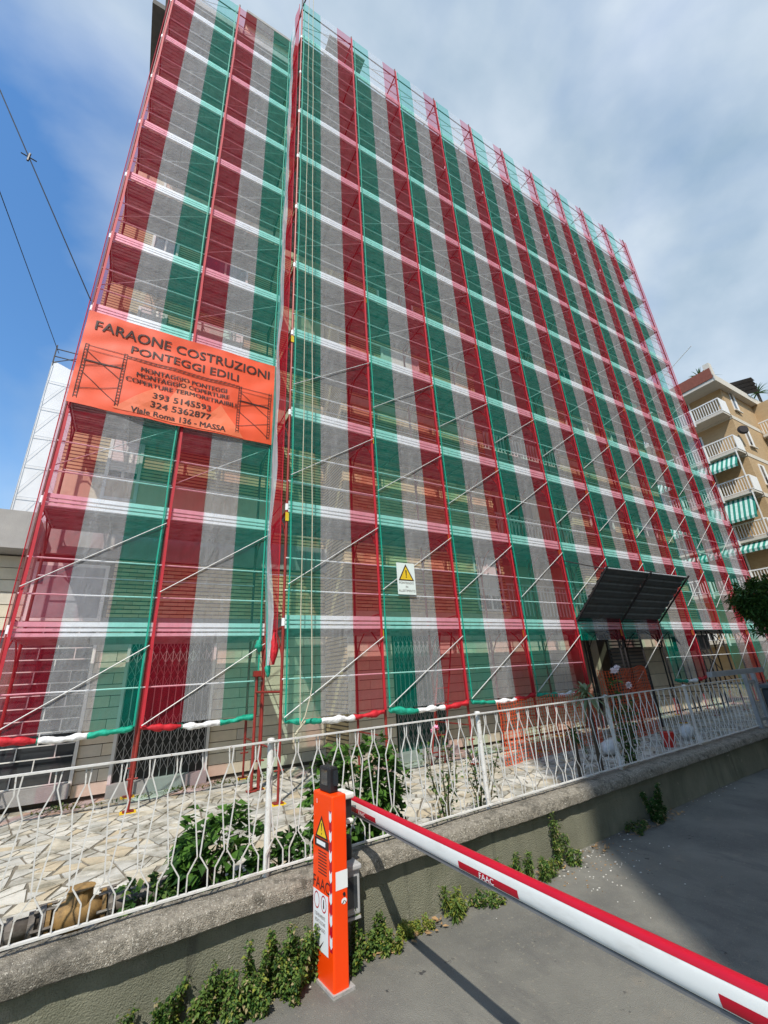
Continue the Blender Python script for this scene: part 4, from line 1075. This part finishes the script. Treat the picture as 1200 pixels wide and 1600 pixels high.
rose('rose_bush', 'thin rose bush with one pink flower above the fence rail', (1.1, -2.45, -.52), 1.0, 7, .22, [tuple(at_y(681, 1138, -2.5)), tuple(at_y(677, 1141, -2.48))], petal_p, 330)
rose('rose_bush', 'sparse bare-stemmed rose bush left of the leaning white fence post', (1.75, -2.3, -.52), .85, 6, .3, [tuple(at_y(742, 1190, -2.3))], petal_w, 260)
q1, q2 = at_y(962, 1046, -2.3), at_y(982, 1071, -2.3)
rose('oleander', 'oleander with pale pink blossoms in front of the dark entrance', (4.75, -2.3, -.52), 1.35, 8, .3, [tuple(q1+Vector((rnd(-.09, .09), rnd(-.05, .05), rnd(-.05, .05)))) for _ in range(16)]+[tuple(q2+Vector((rnd(-.04, .04), 0, rnd(-.03, .03)))) for _ in range(6)], petal_w, 420, .09)
def spiky(label, c, h, n, L, W, m):
    t = thing('spiky_plant', label, 'plant', c); c = Vector(c); top = c+Vector((0, 0, h)); MB().tube([c, top], [.035, .025], 8).build('stem', bark, t); g = MB()
    for i in range(n):
        a = rnd(0, 6.28); e = rnd(-.2, 1.1); d = Vector((math.cos(a)*math.cos(e), math.sin(a)*math.cos(e), math.sin(e))); s = d.cross(Vector((0, 0, 1))).normalized()*W; pts = []
        l = L*rnd(.7, 1.1)
        for k in range(5):
            u = k/4; p = top+Vector((0, 0, rnd(0, .01)-(i/n)*.12))+d*l*u-Vector((0, 0, .55*l*u*u)); ww = (1-u)**.6
            pts += [p-s*ww, p+s*ww]
        g.add(pts, [(2*k, 2*k+1, 2*k+3, 2*k+2) for k in range(4)])
    g.build('leaves', m, t, kind='stuff')
spiky('spiky leaved plant with long arching leaves rising above the fence', (at_y(915, 1082, -2.45).x, -2.45, -.52), at_y(915, 1080, -2.45).z+.52, 60, .42, .026, leaf_mat('yucca_leaf', (.16, .24, .12), (.30, .38, .22)))
spiky('shorter spiky plant below and left of the tall one', (3.55, -2.3, -.52), .75, 26, .36, .02, leafB)
# weeds at the foot of the wall (each clump a thing)
def weed(label, x, yoff, h, rx, n, L=.034, W=.02, mats=None, climb=False, group='weeds along the wall foot', z0=ROADZ, lean=0):
    c = Vector((x, fy(x, -2.97)+yoff, z0)); t = thing('weed_clump', label, 'weed', c, group); g = MB(); sg_ = MB(); mats = (mats or [leafC, leafB, leafY])+[leafS]; wts_ = ((5, 3, 1)[:len(mats)-1])+(rnd(.3, 1.1),)
    ns_ = max(5, int(rx*70)); n = int(n*2.4); L *= .85; W *= .9
    for i in range(ns_):
        bx = rnd(-rx, rx); hh = h*rnd(.45, 1.0)*(1-.5*abs(bx)/rx); dep = random.random()**1.5; p = c+Vector((bx, -.015-.20*dep*(1 if rx > .08 else .2), 0)); hh *= 1-.45*dep; pts = [p]; d = Vector((rnd(-.25, .25)+lean, rnd(-.25, .02), 1)).normalized()
        for k in range(6):
            d = (d+Vector((rnd(-.15, .15), rnd(-.1, .06), .05))).normalized(); p = p+d*hh/6
            p.y = min(p.y, fy(p.x, -2.97)-.012); pts.append(p.copy())
        sg_.tube(pts, .0025, 4)
        for k in range(n//ns_):
            j = rnd(0, 5.99); a = pts[int(j)].lerp(pts[int(j)+1], j % 1); s = rnd(.5, 1.2)
            leaf(g, a+rdir()*.022, rdir(.2), L*s, W*s, random.choices(range(len(mats)), wts_)[0])
    g.build('leaves', mats, t, kind='stuff'); sg_.build('stems', stem_m, t); return t
weed('dense leafy weeds climbing the wall just left of the orange cabinet', -.95, -.03, .62, .28, 2300)
weed('tall weeds crowding against the left side of the orange cabinet', -.74, -.08, .56, .15, 1400)
weed('bushy weeds at the wall foot left of the cabinet, low and wide', -1.27, -.02, .42, .24, 1500)
weed('single tall weed climbing the wall at lower left', -1.60, 0, .42, .08, 420, lean=.1)
weed('thin weed sprig on the wall near the lower left corner', -1.82, 0, .32, .07, 220)
weed('small weed tuft at the bottom left corner of the wall', -2.02, 0, .22, .1, 150)
weed('weeds spreading from under the electrical box', -.28, -.08, .34, .2, 1700, mats=[leafC, leafB, leafY])
weed('yellow-green weeds right of the electrical box in the boom shadow', .02, -.04, .22, .14, 700, mats=[leafY, leafC, leafC])
weed('low cushion of yellow-green weed at the wall foot under the boom', .33, -.02, .10, .10, 600, .02, .016, mats=[leafY, leafC])
weed('drooping weed tuft at the wall foot above the boom sticker', .62, -.02, .30, .09, 300, .07, .018, mats=[leafC, leafY])
weed('flat trailing weed on the asphalt right of the drooping tuft', .98, -.06, .12, .2, 400)
weed('wide clump of grassy weeds at the middle of the wall', 1.55, -.05, .42, .36, 2300, .05, .014)
weed('tall yellowing weed stalks at the right end of the grassy clump', 2.15, -.02, .56, .13, 700, .05, .016, mats=[leafC, leafB, leafY])
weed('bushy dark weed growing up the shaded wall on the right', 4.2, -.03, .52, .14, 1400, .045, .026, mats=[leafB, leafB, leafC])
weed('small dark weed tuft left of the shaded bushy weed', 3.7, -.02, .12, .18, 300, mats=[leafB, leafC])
# grass and low weeds behind the coping and at the building foot
g = MB()
for i in range(5200):
    x = rnd(-3.6, 8); y = fy(x, -2.74)+rnd(0, .42)
    if i % 3 == 0: x = rnd(-3.0, 1.6); y = 2.3+rnd(-.35, .05)*(1 if x < 1.6 else 1)
    if noise.noise(Vector((x*1.7, y*2, 5))) < -.12: continue
    z = -.54; d = rdir(.9); leaf(g, (x, y, z), d, rnd(.05, .13), rnd(.012, .035), random.randrange(3), .1)
go = g.build('ground_weeds', [leafC, leafB, leafY], kind='stuff'); tag(go, 'low grass and weeds in the bed behind the fence and at the building foot', 'grass')
# tree at the right
tr = thing('tree', 'dark glossy-leaved tree at the right edge in front of the scaffold end', 'tree', (11.0, -1.6, -.5))
tc_ = Vector((11.3, -2.85, 2.1)); 
g = MB(); g.tube([(11.35, -2.3, -.5), (11.3, -2.35, .5), (11.2, -2.45, 1.3), (11.15, -2.55, 2.1)], [.07, .06, .05, .03], 8)
for d in ((.5, .2, .5), (-.5, .2, .6), (.3, -.5, .4), (-.2, -.4, .7), (.7, -.1, .2)): g.tube([(11.22, -2.43, 1.1), Vector((11.2, -2.45, 1.3))+Vector(d)*.4, Vector((11.2, -2.45, 1.3))+Vector(d)*.8], [.03, .02, .008], 6)
g.build('trunk', bark, tr)
g = MB()
for i in range(900):
    v = rdir(0); r = rnd(.25, 1)**.45; lump = 1+.75*noise.noise(v*1.7+Vector((3, 1, 2)))
    p = tc_+Vector((v.x*.95, v.y*.95, v.z*.78))*r*lump
    for k in range(9): leaf(g, p+rdir()*.05, (v*.5+rdir(.2)).normalized(), rnd(.14, .26), rnd(.04, .06), random.choices((0, 1, 2), (4, 1, 1))[0], .3)
g.build('crown', [leafD, leafB, leafC], tr, kind='stuff')

# ------------------------------------------------------------------ orange safety net on the patio
on_m = mat('orange_safety_net', (0.68, 0.095, 0.02), .6, var=.1)
def safety_net(label, pts, h):
    g = MB(); path = []
    for a, b in zip(pts, pts[1:]):
        a, b = Vector(a), Vector(b); n = max(2, int((b-a).length/.075))
        path += [a.lerp(b, i/n) for i in range(n)]
    path.append(Vector(pts[-1])); rows = int(h/.06)
    def q(i, j):
        p = path[i]; return Vector((p.x+.04*noise.noise(Vector((i*.15, j*.2, 1))), p.y+.05*noise.noise(Vector((i*.2, j*.15, 4))), p.z+j*.06+.03*noise.noise(Vector((i*.12, 0, 7)))*j*.12))
    for i in range(len(path)):
        for j in range(rows):
            g.bar(q(i, j), q(i, j+1), .006, .003)
    for j in range(rows+1):
        for i in range(len(path)-1): g.bar(q(i, j), q(i+1, j), .006 if j % 3 else .009, .003)
    o = g.build('safety_net', on_m); tag(o, label, 'safety net')
safety_net('orange plastic safety net standing below the fourth netting strip', [(3.9, -.5, -.5), (5.0, -.35, -.5), (6.3, -.3, -.5), (7.1, -.2, -.5)], 1.05)
safety_net('orange plastic safety net sagging in front of the dark entrance', [(7.3, -.3, -.5), (7.9, -.45, -.5), (8.8, -.35, -.5), (9.3, -.25, -.5)], 1.45)
# sacks and buckets near the entrance
sk = mat('white_sack', (.6, .6, .58), .8, var=.2)
for n_, (x, y, lab) in enumerate(((5.9, -1.2, 'crumpled white sack on the patio left of the entrance'), (8.4, -1.3, 'white sack of rubble on the patio in front of the entrance'))):
    g = MB(); g.tube([(x-.2, y, -.42), (x-.1, y, -.38), (x+.1, y+.02, -.36), (x+.22, y, -.43)], [.04, .13, .14, .05], 10)
    tag(g.build('sack', sk, smooth=True), lab, 'sack')
g = MB(); g.tube([(7.3, -1.5, -.5), (7.3, -1.5, -.24)], [.10, .125], 14); tag(g.build('bucket', mat('red_plastic', (.55, .03, .02), .4)), 'small red bucket on the patio near the sack', 'bucket')

# ------------------------------------------------------------------ gate, bins at the right end
gm = mat('weathered_grey_paint', (0.30, 0.31, 0.31), .6, var=.15)
gt = thing('metal_gate', 'grey metal gate standing open at the far end of the fence', 'gate', (9.1, -2.5, -.3))
g = MB()
for x in (8.85, 9.25): MB().box(x, x+.07, -2.50, -2.43, -.5, .72).build('gate_post', gm, gt)
g = MB(); g.box(8.92, 9.25, -2.48, -2.45, .55, .60); g.box(8.92, 9.25, -2.48, -2.45, -.15, -.10)
for i in range(4): g.box(8.97+i*.07, 8.985+i*.07, -2.47, -2.46, -.1, .55)
g.build('gate_leaf', gm, gt)
g = MB(); g.box(8.2, 10.6, -2.2, -2.1, .70, .80); tag(g.build('grey_beam', gm), 'long grey beam lying level behind the end of the fence', 'beam')
bn2 = thing('waste_bin', 'dark grey wheeled bin with orange cloth at the right edge', 'bin', (9.9, -2.9, -.85))
o = MB().box(9.35, 10.0, -3.05, -2.48, -.75, .42).build('body', mat('bin_grey', (.05, .055, .06), .5), bn2); bevel(o, .03)
o = MB().box(9.3, 10.05, -3.1, -2.43, .42, .50).build('lid', mat('bin_lid', (.10, .11, .12), .5), bn2); bevel(o, .02)
for x in (9.45, 9.9): MB().tube([(x, -3.0, -.79), (x+.05, -3.0, -.79)], .07, 12).build('wheel', black_pl, bn2)
g = MB(); g.tube([(9.5, -2.6, .55), (9.7, -2.75, .60), (9.9, -2.8, .52)], [.03, .10, .05], 8); tag(g.build('orange_cloth', on_m, smooth=True), 'crumpled orange netting lying on the bin', 'cloth')

# ------------------------------------------------------------------ debris and leaves on the asphalt
deb = mat('plaster_crumb', (.62, .60, .54), .9); dl = mat('dry_leaf', (.30, .19, .09), .9, var=.4)
g = MB()
for i in range(300):
    u = random.random()
    if u < .6: x = random.gauss(2.45, .5); y = fy(x, -2.97)-abs(random.gauss(0, .45))-.02
    else: x = rnd(-1.2, 7); y = fy(x, -2.97)-abs(random.gauss(0, .10))-.02
    s = rnd(.002, .008)*(1.0 if u < .97 else 2); mi = 0 if random.random() < .6 else 1
    z = ROADZ+.006
    g.obox((x, y, z), (s, rnd(-s, s)*.4, 0), (rnd(-s, s)*.4, s*.7, 0), (0, 0, s*.4), mi)
for i in range(260):
    x = random.choice((rnd(-.2, .5), rnd(1.0, 2.9), rnd(3.4, 4.8))); y = fy(x, -2.97)-rnd(.02, .22); leaf(g, (x, y, ROADZ+.012), (rnd(-1, 1), rnd(-1, 1), rnd(0, .3)), rnd(.03, .07), rnd(.015, .03), 1, 0)
o = g.build('debris', [deb, dl], kind='stuff'); tag(o, 'crumbs of plaster and dry leaves along the wall foot', 'debris')

# ------------------------------------------------------------------ far flats on the right
fb = thing('brick_flats', 'ochre brick block of flats with white balconies and green striped awnings', 'building', (33, 6, -.5))
ochb = brick_mat('ochre_brick', (0.60, 0.42, 0.22), (0.54, 0.36, 0.18), (0.40, 0.30, 0.19), bw=.26, bh=.075, js=.008)
ochby = brick_mat('ochre_brick_side', (0.60, 0.42, 0.22), (0.54, 0.36, 0.18), (0.40, 0.30, 0.19), axis='y', bw=.26, bh=.075, js=.008)
band_m = mat('pale_band', (.58, .54, .46), .85, var=.08)
terr = mat('terracotta_fascia', (.22, .07, .045), .8, var=.15)
wht = mat('balcony_white', (.76, .76, .73), .5, var=.05)
def fbx(nm, m, *a, parent=None): g = MB(); g.box(*a); return g.build(nm, m, parent or fb)
FX, FYY = 32.9, 2.6
fbx('wall', ochby, FX, FX+.3, FYY+.3, 20, -.6, 19.35); fbx('wall', ochb, FX, FX+5.2, FYY, FYY+.3, -.6, 19.34)
fbx('wall', ochby, FX+5.2, FX+5.5, FYY-1.2, FYY+.3, -.6, 19.34); fbx('wall', ochb, FX+5.5, FX+16, FYY+1.0, FYY+1.3, -.6, 19.2)
fbx('roof', band_m, FX-1.5, FX+6.3, FYY-.35, 20.5, 19.35, 19.6); fbx('roof_fascia', terr, FX-1.55, FX-1.5, FYY-.3, 20.5, 19.6, 20.45)
fbx('roof_edge', band_m, FX-1.55, FX+6.3, FYY-.4, FYY-.351, 19.3, 19.85); fbx('chimney_box', band_m, FX-1.5, FX-1.1, FYY-.35, FYY+.05, 19.86, 20.9)
fbx('roof', band_m, FX+6.3, FX+17, FYY-1.5, 20.5, 18.7, 19.0); fbx('chimney_box', band_m, FX+6.4, FX+7.0, FYY-1.5, FYY-.9, 19.0, 20.3)
fbx('roof_fascia', terr, FX+6.3, FX+17, FYY-1.55, FYY-1.5, 19.0, 19.6)
awn_g = mat('awning_green', (.015, .20, .15), .8); awn_w = mat('awning_white', (.45, .60, .55), .8)
for k in range(6):
    zf = 17.15-3.03*k          # balcony floor
    if zf < -.4: break
    fbx('floor_band', band_m, FX-.03, FX+5.2, FYY-.03, FYY-.001, zf-.35, zf-.05); fbx('floor_band', band_m, FX-.03, FX-.001, FYY-.03, 18, zf-.35, zf-.05)
    b = fbx('balcony', band_m, FX-1.2, FX-.03, FYY, FYY+9, zf-.2, zf)
    g = MB(); y = FYY
    while y < FYY+9: g.bar((FX-1.17, y, zf+.05), (FX-1.17, y, zf+.95), .02); y += .16
    g.bar((FX-1.17, FYY, zf+1.0), (FX-1.17, FYY+9, zf+1.0), .04); g.bar((FX-1.17, FYY, zf+.06), (FX-1.17, FYY+9, zf+.06), .025)
    for y in (FYY+1.8, FYY+4.2, FYY+6.6): g.bar((FX-1.2, y, zf-.35), (FX-1.2, y, zf+1.05), .04)
    g.build('railing', wht, b)
    fbx('end_panel', wht, FX-1.2, FX-.05, FYY-.03, FYY, zf-.05, zf+1.02, parent=b)
    for y in (FYY+2.2, FYY+5.4):
        w_ = fbx('window', wht, FX-.05, FX-.002, y-.1, y+1.7, zf+.0, zf+2.3)
        fbx('pane', glass_dark, FX-.06, FX-.052, y, y+.8, zf+.05, zf+2.2, parent=w_); fbx('shutter', shutter_m, FX-.06, FX-.052, y+.85, y+1.6, zf+.05, zf+2.2, parent=w_)
    w_ = fbx('window', wht, FX+1.2, FX+2.1, FYY-.06, FYY-.002, zf+.7, zf+2.3); fbx('pane', glass_dark, FX+1.3, FX+1.7, FYY-.07, FYY-.062, zf+.8, zf+2.2, parent=w_); fbx('sill', band_m, FX+1.1, FX+2.2, FYY-.15, FYY-.062, zf+.62, zf+.7, parent=w_)
    # second balcony tower
    b2 = fbx('balcony', band_m, FX+4.6, FX+12, FYY-1.6, FYY-.1, zf-.8, zf-.6)
    g = MB(); x = FX+4.6
    while x < FX+12: g.bar((x, FYY-1.57, zf-.55), (x, FYY-1.57, zf+.35), .02); x += .16
    g.bar((FX+4.6, FYY-1.57, zf+.4), (FX+12, FYY-1.57, zf+.4), .04); g.bar((FX+4.62, FYY-1.57, zf+.4), (FX+4.62, FYY-.1, zf+.4), .04)
    y = FYY-1.5
    while y < FYY-.1: g.bar((FX+4.62, y, zf-.55), (FX+4.62, y, zf+.35), .02); y += .16
    g.build('railing', wht, b2)
    if k in (1, 2, 3):                          # awnings under this balcony
        drop = {1: .9, 2: 1.5, 3: .5}[k]; aw = MB(); n = 44
        for i in range(n):
            y0 = FYY+.2+i*.14; top = (FX-.9, zf-.25); bot = (FX-1.5-(drop*.15), zf-.25-drop)
            aw.add([(top[0], y0, top[1]), (top[0], y0+.14, top[1]), (bot[0], y0+.14, bot[1]), (bot[0], y0, bot[1])], [(0, 1, 2, 3)], i % 2)
            aw.add([(bot[0], y0, bot[1]), (bot[0], y0+.14, bot[1]), (bot[0], y0+.14, bot[1]-.2), (bot[0], y0, bot[1]-.2)], [(0, 1, 2, 3)], i % 2)
        aw.build('awning', [awn_g, awn_w], b)
        g = MB(); g.bar((FX-1.2, FYY+.15, zf-.1), (FX-1.25, FYY+.15, zf-3.0), .03); g.build('awning_pole', wht, b)
    if k in (1, 2):
        aw = MB()
        for i in range(20): x0 = FX+5+i*.3; aw.add([(x0, FYY-1.3, zf+2.0), (x0+.3, FYY-1.3, zf+2.0), (x0+.3, FYY-2.1, zf+1.2), (x0, FYY-2.1, zf+1.2)], [(0, 1, 2, 3)], i % 2)
        aw.build('awning', [awn_g, awn_w], b2)
g = MB(); g.tube([(FX-.15, FYY-.35, 15.6), (FX-.25, FYY-.45, 15.6)], [.34, .26], 16); g.build('satellite_dish', dark_or_shaded_steel, fb)
for lab, px, py in (('potted palm on the roof terrace of the brick flats, left one', 33.5, 3.6), ('potted palm on the roof terrace of the brick flats, right one', 40.2, 2.4)):
    t = thing('roof_palm', lab, 'palm', (px, py, 19.6)); MB().tube([(px, py, 19.6), (px, py, 21.2)], .1, 8).build('trunk', bark, t); g = MB()
    for i in range(34):
        a = rnd(0, 6.28); e = rnd(-.1, 1.2); d = Vector((math.cos(a)*math.cos(e), math.sin(a)*math.cos(e), math.sin(e))); s = d.cross(Vector((0, 0, 1))).normalized()*.06; pts = []
        for k in range(5):
            u = k/4; p = Vector((px, py, 21.2))+d*1.3*u-Vector((0, 0, .5*u*u)); pts += [p-s*(1.1-u), p+s*(1.1-u)]
        g.add(pts, [(2*k, 2*k+1, 2*k+3, 2*k+2) for k in range(4)])
    g.build('fronds', leafD, t, kind='stuff')
fbx('terrace_awning', awn_g, 32.3, 34.5, 6.2, 9.5, 21.6, 21.7); g = MB(); g.tube([(33.5, 8, 22.0), (32.2, 3.0, 23.4)], .03, 5); g.build('roof_pole', wht, fb)
g = MB()
for i in range(4): g.obox((36.5+i*.5, 2.2+.1*i, 20.9-.1*i), (.25, 0, -.05), (0, .7, .2), (0, 0, .02))
g.build('roof_lean_to', dark_or_shaded_steel, fb)

# ------------------------------------------------------------------ white wrapped building on the left
wb = thing('wrapped_building', 'building wrapped in white scaffold sheeting behind the low shop', 'building', (-3, 26, -.5))
wrap = mat('white_scaffold_sheeting', (.66, .67, .69), .7, var=.07, scale=.6); wl = mat('sheeting_grey_line', (.52, .54, .56), .7)
fbx('core_wall', concrete, -8.2, 10, 23.2, 34, -.6, 21.0, parent=wb)
g = MB(); nu, nv = 20, 26; pts = []
for j in range(nv+1):
    for i in range(nu+1):
        x = -8.95+19*i/nu; z = -.5+21.6*j/nv; pts.append((x, 22.4+.08*noise.noise(Vector((x, z*.5, 3))), z+(.25*math.cos(i*2.1) if j == nv else 0)))
sheet(pts, nu, nv).build('white_sheeting', wrap, wb, smooth=True)
g = MB(); pts = []
for j in range(nv+1):
    for i in range(6): y = 22.4+11*i/5; z = -.5+21.6*j/nv; pts.append((-8.96+.06*noise.noise(Vector((y, z*.5, 9))), y, z))
sheet(pts, 5, nv).build('white_sheeting', wrap, wb, smooth=True)
g = MB()
for k in range(11):
    z = -.3+k*2.0; g.bar((-8.95, 22.3, z), (5, 22.3, z), .011)
for i in range(8): x = -8.95+i*1.1*1.64; g.bar((x, 22.3, -.5), (x, 22.3, 21.1), .011)
for k in range(10):
    for i in range(7):
        x = -8.95+i*1.8; z = -.3+k*2; g.bar((x, 22.3, z+.3), (x+.9, 22.3, z+1.9), .007); g.bar((x+.9, 22.3, z+1.9), (x+1.8, 22.3, z+.3), .007)
g.build('tube_lines', wl, wb)
g = MB()
for i in range(8): x = -8.95+i*1.8; g.bar((x, 22.4, 21), (x, 22.4, 22.6), .03)
g.bar((-8.95, 22.4, 22.3), (5, 22.4, 22.3), .025); g.bar((-8.95, 22.4, 21.7), (5, 22.4, 21.7), .025)
for i in range(7): x = -8.95+i*1.8; g.bar((x, 22.4, 21.2), (x+1.8, 22.4, 22.3), .02)
g.build('top_rails', dark_or_shaded_steel, wb)

# ------------------------------------------------------------------ overhead cables
def cable(label, a, b, sag, r=.012, spacer=None):
    a, b = Vector(a), Vector(b); g = MB(); n = 30; pts = []
    for i in range(n+1):
        u = i/n; p = a.lerp(b, u); p.z -= sag*4*u*(1-u); pts.append(p)
    g.tube(pts, r, 5)
    if spacer: s = spacer; g.tube([s+Vector((-.12, 0, .03)), s+Vector((.12, 0, -.03))], .012, 5); g.tube([s+Vector((0, 0, -.1)), s+Vector((0, 0, .1))], .02, 6)
    tag(g.build('overhead_cable', black_pl), label, 'cable')
def on_ray(x, y, D): d = ray(x, y); return CAM+d*(D/math.hypot(d.x, d.y))
a = on_ray(-160, -230, 8.2); b = on_ray(142, 470, 8.1); sp_ = on_ray(57, 267, 8.15)
dd = (b-a).normalized()
cable('overhead cable with small spacer running to the corner of the left scaffold', a, b, .0, .011, a+dd*(sp_-a).dot(dd))
cable('thin overhead cable running down to the white wrapped building', on_ray(-150, -110, 14), on_ray(92, 552, 29), .0, .02)

# block of flats across the driveway, behind the camera; it throws the shadow over the right part of the road
ob = thing('opposite_building', 'plain plastered block of flats across the driveway behind the viewpoint', 'building', (10, -22, -.9))
fbx('wall', plaster, -6.9, 34, -30, -16.9, -.9, 26.1, parent=ob); fbx('roof', concrete, -6.9, 34.2, -30.2, -16.85, 26.105, 26.5, parent=ob)
for k in range(7):
    for i in range(9): fbx('window', glass_dark, -4.5+i*4.2, -3.1+i*4.2, -16.89, -16.8, 1.0+k*3.1, 2.6+k*3.1, parent=ob)
